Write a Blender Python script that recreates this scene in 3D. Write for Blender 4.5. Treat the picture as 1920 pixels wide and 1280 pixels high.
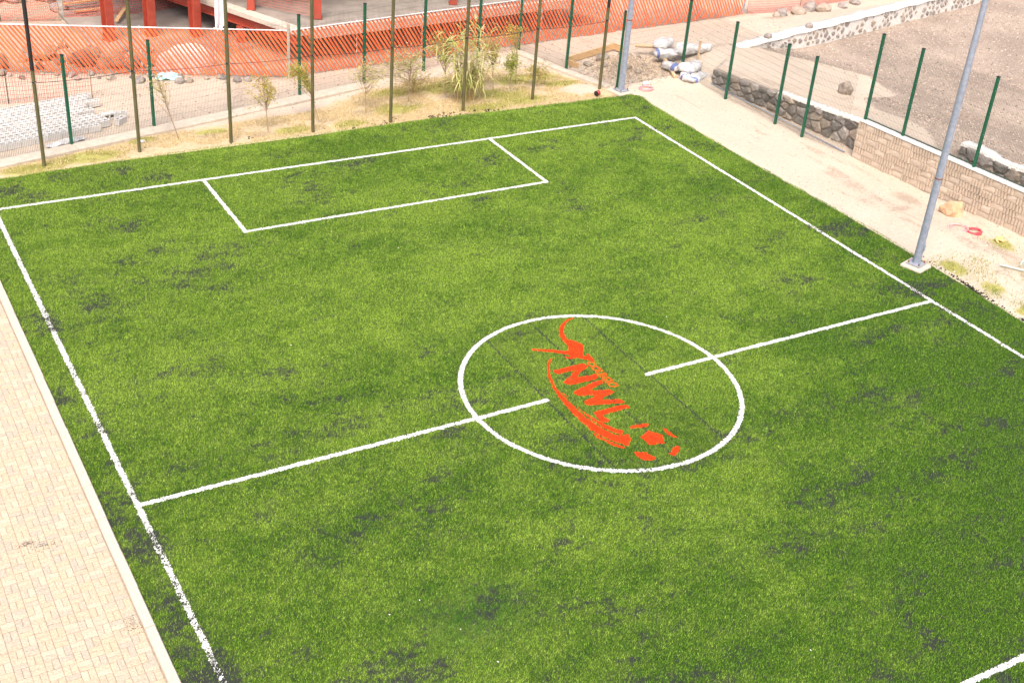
import bpy, math, random
import numpy as np
from mathutils import Vector, Matrix
for o in list(bpy.data.objects): bpy.data.objects.remove(o)
scene = bpy.context.scene
R = math.radians
random.seed(7); rng = np.random.default_rng(11)

# ------------------------------------------------------------------ camera
cam_d = bpy.data.cameras.new('Camera'); cam = bpy.data.objects.new('Camera', cam_d)
scene.collection.objects.link(cam); scene.camera = cam
cam.location = (-13.966, -18.555, 14.698)
cam.rotation_mode = 'XYZ'; cam.rotation_euler = (R(59.1658), R(-4.1139), R(-29.5823))
cam_d.sensor_width = 36; cam_d.lens = 2374.2/1920*36; cam_d.clip_end = 2000
# ------------------------------------------------------------------ sky, sun, exposure
SUN_EL, SUN_AZ = 58.0, 215.0          # bright overcast: a very soft sun, behind the camera on the left
world = bpy.data.worlds.new('World'); scene.world = world; world.use_nodes = True
wn = world.node_tree; bg = wn.nodes['Background']
sky = wn.nodes.new('ShaderNodeTexSky'); sky.sky_type = 'NISHITA'; sky.sun_disc = False
sky.sun_elevation = R(SUN_EL); sky.sun_rotation = R(SUN_AZ); sky.dust_density = 6.0; sky.air_density = 1.0; sky.ozone_density = 0.4
wn.links.new(sky.outputs[0], bg.inputs[0]); bg.inputs[1].default_value = 0.12
sd = bpy.data.lights.new('Sun', 'SUN'); sd.energy = 1.5; sd.angle = R(30); sd.color = (1.0, 0.95, 0.88)
sun = bpy.data.objects.new('Sun', sd); scene.collection.objects.link(sun)
a = R(SUN_AZ); e = R(SUN_EL)
sv = Vector((math.sin(a)*math.cos(e), math.cos(a)*math.cos(e), math.sin(e)))
sun.rotation_euler = sv.to_track_quat('Z', 'Y').to_euler(); sun.location = (0, 0, 40)
vs = scene.view_settings; vs.view_transform = 'Standard'; vs.look = 'None'; vs.gamma = 1; vs.exposure = 1.06
scene.render.engine = 'CYCLES'

# ------------------------------------------------------------------ helpers
COL = scene.collection
def link(o, parent=None):
    COL.objects.link(o)
    if parent is not None: o.parent = parent
    return o
def tag(o, label=None, cat=None, group=None, kind=None):
    if label: o['label'] = label
    if cat: o['category'] = cat
    if group: o['group'] = group
    if kind: o['kind'] = kind
    return o
def nth(i):
    w=['first','second','third','fourth','fifth','sixth','seventh','eighth','ninth','tenth','eleventh','twelfth','thirteenth']
    return w[i-1] if i<=13 else f"{i}{'th' if 10<i%100<14 else {1:'st',2:'nd',3:'rd'}.get(i%10,'th')}"
def by_place(os,text):
    for i,o in enumerate(sorted(os,key=lambda o:o.location.x)): o['label']=f'{text}, {nth(i+1)} from the left'
def thing(name, label, cat, loc=(0,0,0), rz=0, group=None):
    o = bpy.data.objects.new(name, None); o.empty_display_size = .1
    link(o); o.location = loc; o.rotation_euler = (0,0,rz)
    return tag(o, label, cat, group)
class MB:
    def __init__(s): s.v=[]; s.f=[]; s.sm=[]
    def add(s, vs, fs, smooth=False):
        n=len(s.v); s.v += [tuple(q) for q in vs]; s.f += [tuple(i+n for i in f) for f in fs]; s.sm += [smooth]*len(fs); return s
    def box(s, c, d, rz=0, M=None):
        x,y,z=[q/2 for q in d]; m = Matrix.Rotation(rz,3,'Z') if M is None else M
        vs=[Vector(c)+m@Vector((i*x,j*y,k*z)) for k in (-1,1) for j in (-1,1) for i in (-1,1)]
        return s.add(vs,[(0,2,3,1),(4,5,7,6),(0,1,5,4),(2,6,7,3),(0,4,6,2),(1,3,7,5)])
    def bbox(s, c, d, b=.01, rz=0, M=None):          # box with chamfered edges on all sides
        m = Matrix.Rotation(rz,3,'Z') if M is None else M
        x,y,z=[q/2 for q in d]; vs=[]; 
        for sx in (-1,1):
            for sy in (-1,1):
                for sz in (-1,1):
                    vs += [(sx*x,sy*(y-b),sz*(z-b)),(sx*(x-b),sy*y,sz*(z-b)),(sx*(x-b),sy*(y-b),sz*z)]
        idx=lambda i,j,k,q:((i*2+j)*2+k)*3+q
        fs=[]
        for i in (0,1): fs.append([idx(i,0,0,0),idx(i,1,0,0),idx(i,1,1,0),idx(i,0,1,0)][::(1 if i else -1)])
        for j in (0,1): fs.append([idx(0,j,0,1),idx(1,j,0,1),idx(1,j,1,1),idx(0,j,1,1)][::(-1 if j else 1)])
        for k in (0,1): fs.append([idx(0,0,k,2),idx(1,0,k,2),idx(1,1,k,2),idx(0,1,k,2)][::(1 if k else -1)])
        for j in (0,1):
            for k in (0,1): fs.append([idx(0,j,k,1),idx(1,j,k,1),idx(1,j,k,2),idx(0,j,k,2)])
        for i in (0,1):
            for k in (0,1): fs.append([idx(i,0,k,0),idx(i,1,k,0),idx(i,1,k,2),idx(i,0,k,2)])
            for j in (0,1): fs.append([idx(i,j,0,0),idx(i,j,1,0),idx(i,j,1,1),idx(i,j,0,1)])
        for i in (0,1):
            for j in (0,1):
                for k in (0,1): fs.append([idx(i,j,k,0),idx(i,j,k,1),idx(i,j,k,2)])
        return s.add([Vector(c)+m@Vector(q) for q in vs], fs)
    def tube(s, path, rad, n=8, caps=True, smooth=True):
        path=[Vector(q) for q in path]; rad = rad if hasattr(rad,'__len__') else [rad]*len(path)
        rings=[]; up=None
        for i,q in enumerate(path):
            d=(path[min(i+1,len(path)-1)]-path[max(i-1,0)]).normalized()
            if up is None:
                up = Vector((1,0,0)) if abs(d.x)<.9 else Vector((0,1,0))
            u=(up-d*up.dot(d)).normalized(); w=d.cross(u); up=u
            rings.append([q+rad[i]*(math.cos(2*math.pi*k/n)*u+math.sin(2*math.pi*k/n)*w) for k in range(n)])
        vs=[v for r in rings for v in r]; fs=[]
        for i in range(len(rings)-1):
            for k in range(n): fs.append((i*n+k,i*n+(k+1)%n,(i+1)*n+(k+1)%n,(i+1)*n+k))
        s.add(vs,fs,smooth)
        if caps: s.add(rings[0],[tuple(range(n))[::-1]]); s.add(rings[-1],[tuple(range(n))])
        return s
    def build(s, name, mat, parent=None, org=None, col=None):
        me=bpy.data.meshes.new(name); 
        vs = s.v if org is None else [(q[0]-org[0],q[1]-org[1],q[2]-org[2]) for q in s.v]
        me.from_pydata(vs,[],s.f); me.polygons.foreach_set('use_smooth', s.sm)
        me.materials.append(mat); o=bpy.data.objects.new(name,me)
        if org is not None and parent is None: o.location=org
        return link(o,parent)
def np_mesh(name, V, F, mat, col=None, smooth=False, attrs=None, parent=None, loc=None):
    """V (n,3), F (m,3 or 4) arrays -> one mesh object, quick"""
    me=bpy.data.meshes.new(name); V=np.asarray(V,np.float32)
    if loc is not None: V = V-np.asarray(loc,np.float32)
    F=np.asarray(F,np.int32); k=F.shape[1]
    me.vertices.add(len(V)); me.vertices.foreach_set('co',V.ravel())
    me.loops.add(F.size); me.loops.foreach_set('vertex_index',F.ravel())
    me.polygons.add(len(F)); me.polygons.foreach_set('loop_start',np.arange(0,F.size,k,dtype=np.int32))
    me.polygons.foreach_set('use_smooth',np.full(len(F),smooth))
    me.update(calc_edges=True)
    if col is not None:
        at=me.color_attributes.new('Col','FLOAT_COLOR','POINT'); c=np.ones((len(V),4),np.float32); c[:,:3]=col; at.data.foreach_set('color',c.ravel())
    for nm,val in (attrs or {}).items():
        at=me.attributes.new(nm,'FLOAT','POINT'); at.data.foreach_set('value',np.asarray(val,np.float32))
    me.materials.append(mat); o=bpy.data.objects.new(name,me)
    if loc is not None: o.location=loc
    return link(o,parent)
def smooth(t): t=np.clip(t,0,1); return t*t*(3-2*t)
_lat={}
def vnoise(x,y,seed=0):
    if seed not in _lat: _lat[seed]=np.random.default_rng(seed+100).random((256,256))
    L=_lat[seed]; xi=np.floor(x).astype(int); yi=np.floor(y).astype(int); fx=smooth(x-xi); fy=smooth(y-yi)
    g=lambda i,j:L[(xi+i)%256,(yi+j)%256]
    return (g(0,0)*(1-fx)+g(1,0)*fx)*(1-fy)+(g(0,1)*(1-fx)+g(1,1)*fx)*fy
def fbm(x,y,seed=0,o=4):
    s=0;a=.5;n=0
    for i in range(o): s=s+a*vnoise(x*2**i+i*17.3,y*2**i+i*9.1,seed+i); n+=a; a*=.55
    return s/n

# ------------------------------------------------------------------ materials
def nt(name):
    m=bpy.data.materials.new(name); m.use_nodes=True; t=m.node_tree; b=t.nodes['Principled BSDF']; return m,t,b
def mat(name, c1, c2=None, scale=6.0, rough=.8, bump=0, bscale=None, var=0.0, metal=0, detail=6, spec=None, vec=None):
    """two colours mixed by noise in world space, per-object brightness variation, noise bump"""
    m,t,b=nt(name); N=t.nodes.new; L=t.links.new
    geo=N('ShaderNodeNewGeometry'); b.inputs['Roughness'].default_value=rough; b.inputs['Metallic'].default_value=metal
    if spec is not None: b.inputs['Specular IOR Level'].default_value=spec
    c2=c2 or c1
    no=N('ShaderNodeTexNoise'); no.inputs['Scale'].default_value=scale; no.inputs['Detail'].default_value=detail; no.inputs['Roughness'].default_value=.62
    src=geo.outputs['Position']
    if vec:
        mp=N('ShaderNodeMapping'); mp.inputs['Scale'].default_value=vec; L(src,mp.inputs['Vector']); src=mp.outputs[0]
    L(src,no.inputs['Vector'])
    rp=N('ShaderNodeValToRGB'); rp.color_ramp.elements[0].position=.34; rp.color_ramp.elements[1].position=.66
    rp.color_ramp.elements[0].color=(*c1,1); rp.color_ramp.elements[1].color=(*c2,1); L(no.outputs['Fac'],rp.inputs[0])
    out=rp.outputs[0]
    if var:
        oi=N('ShaderNodeObjectInfo'); mr=N('ShaderNodeMapRange'); mr.inputs['To Min'].default_value=1-var; mr.inputs['To Max'].default_value=1+var
        L(oi.outputs['Random'],mr.inputs['Value']); hs=N('ShaderNodeHueSaturation'); L(mr.outputs[0],hs.inputs['Value']); L(out,hs.inputs['Color']); out=hs.outputs[0]
    L(out,b.inputs['Base Color'])
    if bump:
        n2=N('ShaderNodeTexNoise'); n2.inputs['Scale'].default_value=bscale or scale*3; n2.inputs['Detail'].default_value=8; L(geo.outputs['Position'],n2.inputs['Vector'])
        bp=N('ShaderNodeBump'); bp.inputs['Strength'].default_value=bump; bp.inputs['Distance'].default_value=.03; L(n2.outputs['Fac'],bp.inputs['Height']); L(bp.outputs[0],b.inputs['Normal'])
    return m
def mat_col(name, rough=.7, transl=0, var_noise=0, bump=0, spec=.3):
    m,t,b=nt(name); at=t.nodes.new('ShaderNodeAttribute'); at.attribute_name='Col'; out=at.outputs['Color']
    if var_noise:
        geo=t.nodes.new('ShaderNodeNewGeometry'); no=t.nodes.new('ShaderNodeTexNoise'); no.inputs['Scale'].default_value=var_noise; no.inputs['Detail'].default_value=7
        t.links.new(geo.outputs['Position'],no.inputs['Vector'])
        mr=t.nodes.new('ShaderNodeMapRange'); mr.inputs['From Min'].default_value=.25; mr.inputs['From Max'].default_value=.75; mr.inputs['To Min'].default_value=.72; mr.inputs['To Max'].default_value=1.25
        t.links.new(no.outputs['Fac'],mr.inputs['Value']); hs=t.nodes.new('ShaderNodeHueSaturation'); t.links.new(mr.outputs[0],hs.inputs['Value']); t.links.new(out,hs.inputs['Color']); out=hs.outputs[0]
        if bump:
            bp=t.nodes.new('ShaderNodeBump'); bp.inputs['Strength'].default_value=bump; bp.inputs['Distance'].default_value=.02; t.links.new(no.outputs['Fac'],bp.inputs['Height']); t.links.new(bp.outputs[0],b.inputs['Normal'])
    t.links.new(out,b.inputs['Base Color']); b.inputs['Roughness'].default_value=rough; b.inputs['Specular IOR Level'].default_value=spec
    if transl:
        tr=t.nodes.new('ShaderNodeBsdfTranslucent'); t.links.new(out,tr.inputs[0]); mx=t.nodes.new('ShaderNodeMixShader'); mx.inputs[0].default_value=transl
        t.links.new(b.outputs[0],mx.inputs[1]); t.links.new(tr.outputs[0],mx.inputs[2]); t.links.new(mx.outputs[0],t.nodes['Material Output'].inputs[0])
    return m
M={}
M['fibre']=mat_col('turf_fibre',.65,spec=.2); M['leaf']=mat_col('leaf',.6,.25)
M['turf_base']=mat_col('turf_base',.9,var_noise=45,bump=.5)
M['paver']=mat_col('paver',.85,var_noise=30,bump=.15)
M['pebble']=mat_col('pebble',.9)
M['joint']=mat('joint_sand',(.28,.22,.165),(.40,.32,.245),20,.95,.3)
M['kerb']=mat('kerb_concrete',(.47,.40,.325),(.57,.495,.415),14,.9,.2,60)
M['green_post']=mat('green_paint',(.006,.085,.045),(.010,.115,.06),8,.45)
M['wire']=mat('green_wire',(.05,.075,.06),(.07,.10,.08),8,.5)
M['olive']=mat('olive_paint',(.085,.082,.035),(.13,.115,.05),3,.5)
M['black']=mat('black_rubber',(.012,.012,.013),(.02,.02,.02),20,.6)
M['galv']=mat('galvanised',(.27,.31,.40),(.38,.42,.51),9,.42,.05,40,metal=.25)
M['rust']=mat('rust',(.16,.05,.02),(.3,.12,.05),30,.9)
M['concrete']=mat('concrete',(.42,.36,.29),(.55,.47,.39),7,.95,.35,40)
M['steel_plate']=mat('steel_plate',(.3,.32,.36),(.4,.42,.46),20,.5,metal=.3)
M['block']=mat('split_block',(.50,.40,.31),(.58,.475,.38),16,.95,.22,45,var=.07)
M['mortar']=mat('mortar',(.26,.21,.17),(.38,.32,.26),12,.95,.5)
M['cap']=mat('white_mortar',(.62,.58,.53),(.76,.73,.69),8,.95,.5,30)
M['stone']=mat('basalt',(.13,.115,.105),(.27,.235,.205),9,.95,.9,32,var=.28)
M['stone_light']=mat('grey_stone',(.24,.21,.19),(.40,.35,.32),9,.95,.8,32,var=.22)
M['stone_tan']=mat('tan_stone',(.29,.235,.185),(.40,.33,.27),9,.95,.8,32,var=.18)
M['orange']=mat('orange_plastic',(.83,.13,.036),(.89,.18,.058),2,.5,var=.12)
M['rail']=mat('white_rail',(.72,.68,.66),(.82,.78,.76),9,.6)
M['net']=mat('red_netting',(.75,.10,.06),(.85,.17,.10),5,.6)
M['net_pink']=mat('pink_netting',(.80,.19,.13),(.88,.26,.16),4,.6)
M['chain']=mat('chain_wire',(.55,.42,.38),(.65,.5,.45),10,.5)
M['steel_red']=mat('red_primer',(.36,.055,.034),(.45,.085,.05),3.5,.5,.04,30)
M['slab']=mat('raw_slab',(.25,.21,.18),(.36,.31,.27),1.6,.9,.25,30)
M['slab_edge']=mat('slab_edge',(.5,.43,.36),(.62,.55,.47),8,.95,.4)
M['cinder']=mat('cinder_block',(.56,.53,.50),(.66,.63,.60),24,.95,.4,80,var=.07)
M['wood']=mat('timber',(.52,.32,.15),(.64,.43,.23),7,.8,.2,40,var=.15,vec=(1,1,6))
M['log']=mat('bare_log',(.50,.34,.20),(.62,.46,.30),9,.85,.3,30)
M['sack']=mat('woven_sack',(.42,.40,.38),(.70,.69,.69),5,.8,.6,18)
M['sack_blue']=mat('blue_print',(.10,.14,.38),(.22,.27,.52),25,.8)
M['cloth']=mat('grey_cloth',(.66,.64,.65),(.78,.76,.77),6,.9)
M['cyan']=mat('cyan_plastic',(.32,.68,.72),(.45,.78,.80),9,.4)
M['lime']=mat('white_lime',(.74,.70,.68),(.82,.79,.77),7,.95,.5,25)
M['hose']=mat('red_hose',(.66,.05,.07),(.75,.10,.11),9,.5)
M['pink']=mat('pink_hose',(.80,.32,.33),(.86,.42,.42),9,.5)
M['boulder']=mat('orange_rock',(.52,.31,.17),(.66,.44,.28),5,.95,.8,18)
M['rag']=mat('yellow_rag',(.66,.45,.16),(.76,.56,.26),14,.9)
M['pvc']=mat('pale_green_pipe',(.42,.58,.47),(.52,.67,.56),10,.5)
M['stem']=mat('stem',(.26,.17,.10),(.42,.30,.19),14,.9)
M['cane']=mat('cane',(.44,.33,.12),(.55,.43,.18),14,.8)
def ground_mat():
    m,t,b=nt('ground'); N=t.nodes.new; L=t.links.new; geo=N('ShaderNodeNewGeometry')
    def noise(s,d=8,r=.6):
        n=N('ShaderNodeTexNoise'); n.inputs['Scale'].default_value=s; n.inputs['Detail'].default_value=d; n.inputs['Roughness'].default_value=r; L(geo.outputs['Position'],n.inputs['Vector']); return n.outputs['Fac']
    def ramp(f,c,p=(.3,.7)):
        r=N('ShaderNodeValToRGB'); r.color_ramp.elements[0].position=p[0]; r.color_ramp.elements[1].position=p[1]
        r.color_ramp.elements[0].color=(*c[0],1); r.color_ramp.elements[-1].color=(*c[1],1); L(f,r.inputs[0]); return r.outputs[0]
    def mask(attr,nf,k):
        at=N('ShaderNodeAttribute'); at.attribute_name=attr
        m1=N('ShaderNodeMath'); m1.operation='MULTIPLY_ADD'; L(nf,m1.inputs[0]); m1.inputs[1].default_value=k; L(at.outputs['Fac'],m1.inputs[2])
        mr=N('ShaderNodeMapRange'); mr.interpolation_type='SMOOTHSTEP'; mr.inputs['From Min'].default_value=.5+k*.5-.14; mr.inputs['From Max'].default_value=.5+k*.5+.14; L(m1.outputs[0],mr.inputs['Value']); return mr.outputs[0]
    def mix(f,a,bb):
        x=N('ShaderNodeMixRGB'); L(f,x.inputs[0]); L(a,x.inputs[1]); L(bb,x.inputs[2]); return x.outputs[0]
    big=noise(.35,6); fine=noise(9,8,.65); vf=noise(34,6,.7)
    sand=mix(big,ramp(fine,((.44,.345,.26),(.545,.445,.35))),ramp(fine,((.56,.47,.38),(.63,.54,.45))))
    dirt=ramp(vf,((.30,.235,.18),(.50,.405,.315)),(.32,.68))
    brown=ramp(vf,((.17,.13,.105),(.42,.335,.275)),(.33,.66)); brown=mix(ramp(big,((0,0,0),(.85,.85,.85)),(.42,.62)),brown,ramp(fine,((.34,.27,.215),(.50,.405,.33))))
    dry=ramp(fine,((.40,.295,.19),(.64,.51,.32)),(.3,.66)); green=ramp(fine,((.27,.26,.07),(.46,.42,.15)))
    c=mix(mask('brown',fine,.7),sand,brown); c=mix(mask('dry',fine,.9),c,dry); c=mix(mask('green',fine,1.0),c,green); c=mix(mask('dirt',fine,1.1),c,dirt)
    L(c,b.inputs['Base Color']); b.inputs['Roughness'].default_value=.95; b.inputs['Specular IOR Level'].default_value=.15
    ad=N('ShaderNodeMath'); ad.operation='ADD'; L(fine,ad.inputs[0]); L(vf,ad.inputs[1])
    bp=N('ShaderNodeBump'); bp.inputs['Strength'].default_value=.55; bp.inputs['Distance'].default_value=.05; L(ad.outputs[0],bp.inputs['Height']); L(bp.outputs[0],b.inputs['Normal'])
    return m
M['ground']=ground_mat()

# ------------------------------------------------------------------ ground
def xwall(y): return np.where(y>8.1, 14.65+.0901*(15.12-y), 14.78+.11*(8.09-y))
def hgt(x,y):
    x=np.asarray(x,float); y=np.asarray(y,float)
    near=np.interp(y,[-20,2,4.8,5.2,8,9.5,12,15],[1.6,1.55,1.5,1.14,1.06,.92,.76,.56])
    t=smooth((x-16)/6); terr=near*(1-t)-.25*t
    yu=17.05+(x-17.2)*.2163; bound=np.where(x<17.2,15.2+(x-14.65)*.725,yu+.12)
    road=.5*smooth((x-13.2)/3.2)*np.clip((21.2-y)/(21.2-np.clip(yu,17.0,19.8)),0,1)
    terr=np.where((y<4.95)&(x<15.98+.082*(4.95-y)),1.10,terr)
    z=np.where((x>xwall(y)+np.where(y>8.1,.10,.22))&(y<bound),terr,np.where(y>15.2,road,0.0))
    z=z+.42*np.exp(-(((x-12.5)/.95)**2+((y-17.5)/.8)**2))                         # rubble mound
    z=z+.16*np.exp(-(((x-13.3)/.8)**2+((y-2.0)/2.2)**2))*(x<xwall(y))              # sand heaped below the block wall
    z=z+np.clip((y-29-np.clip(x+6,0,3))/4,0,1.5)*smooth((-3.2-x)/2)                # rocky bank far left
    z=z+(fbm(x*.8,y*.8,3)-.5)*.10*smooth((np.maximum(x-11.6,y-15.5))/1.0)
    return np.where((x<11.45)&(y<15.25),-.12,z)
def axis(lo,hi,st,far):
    c=np.arange(lo,hi+st/2,st); o=[far*.04,far*.1,far*.3,far]
    return np.concatenate([[lo-q for q in o[::-1]],c,[hi+q for q in o]])
gx=axis(-14,37,.13,600); gy=axis(-13,37,.13,600)
X,Y=np.meshgrid(gx,gy); Z=hgt(X,Y)
nx,ny=len(gx),len(gy); idx=np.arange(nx*ny).reshape(ny,nx)
F=np.stack([idx[:-1,:-1],idx[:-1,1:],idx[1:,1:],idx[1:,:-1]],-1).reshape(-1,4)
yedge=np.interp(X,[-10.5,-9.2,-6.2,-4,0,2.7,7.3,9.5,10.3,10.8],[15.9,15.9,16.75,16.95,17.2,18.3,19.1,18.6,16.6,15.2])
inbed=(X<11.1)*smooth((yedge-Y)/.5+.5)*smooth((Y-14.9)/.3)*smooth((X+11.5)/.8)
bare=np.exp(-(((X-9.7)/1.0)**2+((Y-16.2)/.55)**2))*(.45+fbm(X*2.2,Y*2.2,23))
dry=inbed*(1-bare)*(.62+.75*fbm(X*1.3,Y*1.3,27))
gpatch=np.zeros_like(X)
for (px_,py_,rx,ry) in [(-8.6,15.6,.7,.25),(-6.9,15.9,.9,.35),(-5.3,16.6,.4,.2),(-3.2,16.6,.5,.2),(-.9,15.9,.5,.25),(1.0,15.8,.5,.2),(3.0,16.5,.7,.35),(5.7,15.7,.9,.35),(7.2,15.9,.9,.35),(5.5,17.8,1.4,.5),(8.3,17.7,1.2,.4),(9.3,16.9,.6,.25),(3.4,17.9,.7,.3),(6.9,16.6,.9,.5),(11.95,1.1,.35,.55),(12.1,-.1,.35,.4),(12.0,-1.4,.45,.35),(13.7,-.2,.4,.5),(14.4,1.6,.4,.5)]:
    gpatch=np.maximum(gpatch,np.exp(-(((X-px_)/rx)**2+((Y-py_)/ry)**2)))
gpatch=gpatch*(.42+1.0*fbm(X*3.1,Y*3.1,25))+.46*inbed*fbm(X*.9,Y*.9,21)
yu=17.05+(X-17.2)*.2163
bx=np.interp(Y,[-5,5.6,7.3,9.3,11.1,12.3,14.5,15.9,17.0,18],[15.0,15.6,16.8,16.7,18.0,20.9,21.6,20.6,18.6,18.2])
brown=smooth((X-bx)/1.2+.5)*(X>xwall(Y)+.2)*smooth((yu+.1-Y)/.3+.5)
dirt=.75*np.exp(-(((X-12.5)/1.2)**2+((Y-17.3)/1.0)**2))
dirt=np.maximum(dirt,.62*smooth((Y-21.0-np.clip((.66-X)*.375,0,9))/.8)*(X<22))
dirt=np.maximum(dirt,.62*np.exp(-(((Y-(20.38+.0716*(X-.66)+np.clip((.66-X),0,20)*.4465))/.45)**2))*(X<.6))
for (px_,py_,rx,ry,k) in [(14.1,5.0,.5,.8,.72),(13.2,6.3,.5,1.1,.58),(13.3,4.5,.8,.35,.62),(12.7,5.3,.4,.9,.55),(13.9,1.2,.6,1.4,.6),(13.6,-.6,.9,.7,.62),(12.5,-1.7,.6,.9,.72),(13.0,.4,.8,.5,.5),(13.4,2.6,.5,.4,.46),(12.3,9.5,.3,1.5,.42),(13.4,8.2,.25,1.3,.5),(14.3,7.3,.3,1.3,.52),(22.4,21.0,1.0,.4,.75),(14.5,17.2,.7,.8,.5),(1.7,16.5,.6,.35,.78),(3.6,16.8,.6,.35,.78),(5.2,17.0,.8,.35,.75),(-1.9,15.9,.6,.3,.72),(-3.4,16.3,.5,.25,.7),(.3,16.3,.6,.25,.66),(7.3,16.9,.7,.3,.7),(15.4,13.0,.4,1.6,.55),(16.0,9.6,.6,.9,.5),(16.6,10.6,.7,.5,.45),(15.7,12.4,.5,1.2,.42)]:
    dirt=np.maximum(dirt,k*np.exp(-(((X-px_)/rx)**2+((Y-py_)/ry)**2)))
strip=smooth((X-11.4)/.3)*(X<xwall(Y))*(Y<16)
dirt=np.maximum(dirt,strip*(.56*smooth((fbm(X*1.5,Y*.55,140,4)-.50)/.25)+.5*smooth((1.5-Y)/3)*fbm(X*2,Y*2,144)))
for q in (12.9,14.0): dirt=np.maximum(dirt,.56*np.exp(-((X-q-.25*np.sin(Y*.35))/.07)**2)*strip*(fbm(X*2,Y*2,150)>.47))
dirt=np.maximum(dirt,.5*smooth((fbm(X*.7,Y*1.6,146,4)-.52)/.22)*(X>-12)*(Y>17.4)*(Y<21)*(X<20))
ground=np_mesh('ground',np.stack([X,Y,Z],-1).reshape(-1,3),F,M['ground'],smooth=True,attrs=dict(dry=dry.ravel(),green=gpatch.ravel(),brown=brown.ravel(),dirt=dirt.ravel()))
tag(ground,kind='structure')

# ------------------------------------------------------------------ turf pitch
def turf_top(x): return np.interp(x,[-10.6,-9.5,-6,-3,0.5,3.4,7,10.2,11.0,11.5],[14.95,15.1,15.4,15.48,15.42,15.34,15.3,15.25,15.12,14.75])+.05*(vnoise(x*2.3,x*0+3,5)-.5)
def turf_right(y): return np.interp(y,[-13,-1.76,.88,3.75,9.08,13,15.4],[11.3,11.37,11.54,11.6,11.34,11.3,11.2])+.06*(vnoise(y*2.1,y*0+7,6)-.5)
def tz(x,y):
    hump=.075*np.exp(-((y-14.75-.25*np.sin(x*.5))/.35)**2)*(.5+fbm(x*.7,y*.7,40))
    hump=hump+.05*np.exp(-((x-10.9)/.35)**2)*(.4+fbm(x*.9,y*.6,44))
    return .02*fbm(x*.3,y*.3,8)+hump-.02
LEFT=-10.57
def crumb(x,y):
    """0..1: how far black rubber infill covers the fibres"""
    wx=x+1.6*(fbm(x*.5,y*.5,50,3)-.5); wy=y+1.6*(fbm(x*.5+40,y*.5,52,3)-.5)
    n=fbm(wx*.55,wy*1.25,60,5); f=fbm(x*2.2,y*3.4,66,4)
    w=.075*np.exp(-((x+10.2)/.55)**2)*smooth((9-y)/5)+.10*np.exp(-((x+10.25)/.35)**2)*smooth((0-y)/2)+.05*np.exp(-((x+9.9)/.12)**2)+.06*np.exp(-((x-10.6)/.8)**2)*smooth((7-y)/3)
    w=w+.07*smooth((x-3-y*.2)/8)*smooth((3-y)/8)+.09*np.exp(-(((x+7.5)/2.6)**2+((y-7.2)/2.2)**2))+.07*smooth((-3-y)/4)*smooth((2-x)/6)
    g=fbm(x*9,y*11,80,3)
    h=fbm(x*19,y*21,84,2); v=n*.42+f*.34+g*.24+w+(h-.5)*.22
    return .76*smooth((v-.578)/.13)+.20*smooth((v-.47)/.2)
def turf_tone(x,y):
    n=fbm(x*.32,y*.5,70,4); m=fbm(x*1.5+9,y*2.2,74,3); g=fbm(x*11,y*13,78,2)
    return np.clip((n-.5)*.9+(m-.5)*.8+(g-.5)*.75+.56-.60*smooth((x-y*.75-1)/13)+.10*smooth((y-x*.4)/14)-.16*smooth((3-y)/9),0,1)  # vignette painted into the turf colour: darker near and right, paler far left
C_LT=np.array((.220,.340,.035)); C_DK=np.array((.056,.138,.004)); C_CR=np.array((.026,.025,.028))
us=np.linspace(0,1,480); vs_=np.linspace(0,1,620)
U,Vv=np.meshgrid(us,vs_); yy=-13+Vv*28.3; xx=LEFT+U*(turf_right(yy)-LEFT); yy=-13+Vv*(turf_top(xx)+13)
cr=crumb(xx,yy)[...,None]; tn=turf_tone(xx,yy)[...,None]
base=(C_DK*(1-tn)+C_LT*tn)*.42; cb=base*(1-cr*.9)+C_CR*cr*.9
for sx,yl in ((-.05,2.98),(1.265,2.7),(-1.37,2.7)): q=(np.exp(-((xx-sx)/.035)**2)*(np.abs(yy)<yl))[...,None]; cb=cb*(1-q)+C_CR*q
idx=np.arange(U.size).reshape(U.shape); F=np.stack([idx[:-1,:-1],idx[:-1,1:],idx[1:,1:],idx[1:,:-1]],-1).reshape(-1,4)
Zt=tz(xx,yy); Zt[-1,:]-=.06; Zt[:,-1]-=.07
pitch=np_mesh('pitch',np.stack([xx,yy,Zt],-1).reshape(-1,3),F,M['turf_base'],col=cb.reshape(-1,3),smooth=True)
tag(pitch,kind='structure')

# markings: white and orange fibre tufted into the carpet
LW=.050; GL=13.30; PB=9.835; PX=4.52; CR=3.042
def seg_mask(x0,x1,y0,y1): return lambda x,y:(x>x0)&(x<x1)&(y>y0)&(y<y1)
def poly_mask(P):
    P=np.array(P)
    def f(x,y):
        ins=np.zeros(x.shape,bool); j=len(P)-1
        for i in range(len(P)):
            xi,yi=P[i]; xj,yj=P[j]
            if yi!=yj: ins^=((yi>y)!=(yj>y))&(x<(xj-xi)*(y-yi)/(yj-yi)+xi)
            j=i
        return ins
    return f,(P[:,0].min(),P[:,0].max(),P[:,1].min(),P[:,1].max())
def stroke_mask(lines,w):
    def f(x,y):
        d=np.full(x.shape,9.)
        for P in lines:
            for (ax,ay),(bx_,by_) in zip(P[:-1],P[1:]):
                t=np.clip(((x-ax)*(bx_-ax)+(y-ay)*(by_-ay))/max((bx_-ax)**2+(by_-ay)**2,1e-9),0,1)
                d=np.minimum(d,np.hypot(x-ax-t*(bx_-ax),y-ay-t*(by_-ay)))
        return d<w
    Q=np.array([q for P in lines for q in P]); return f,(Q[:,0].min()-w,Q[:,0].max()+w,Q[:,1].min()-w,Q[:,1].max()+w)
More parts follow.
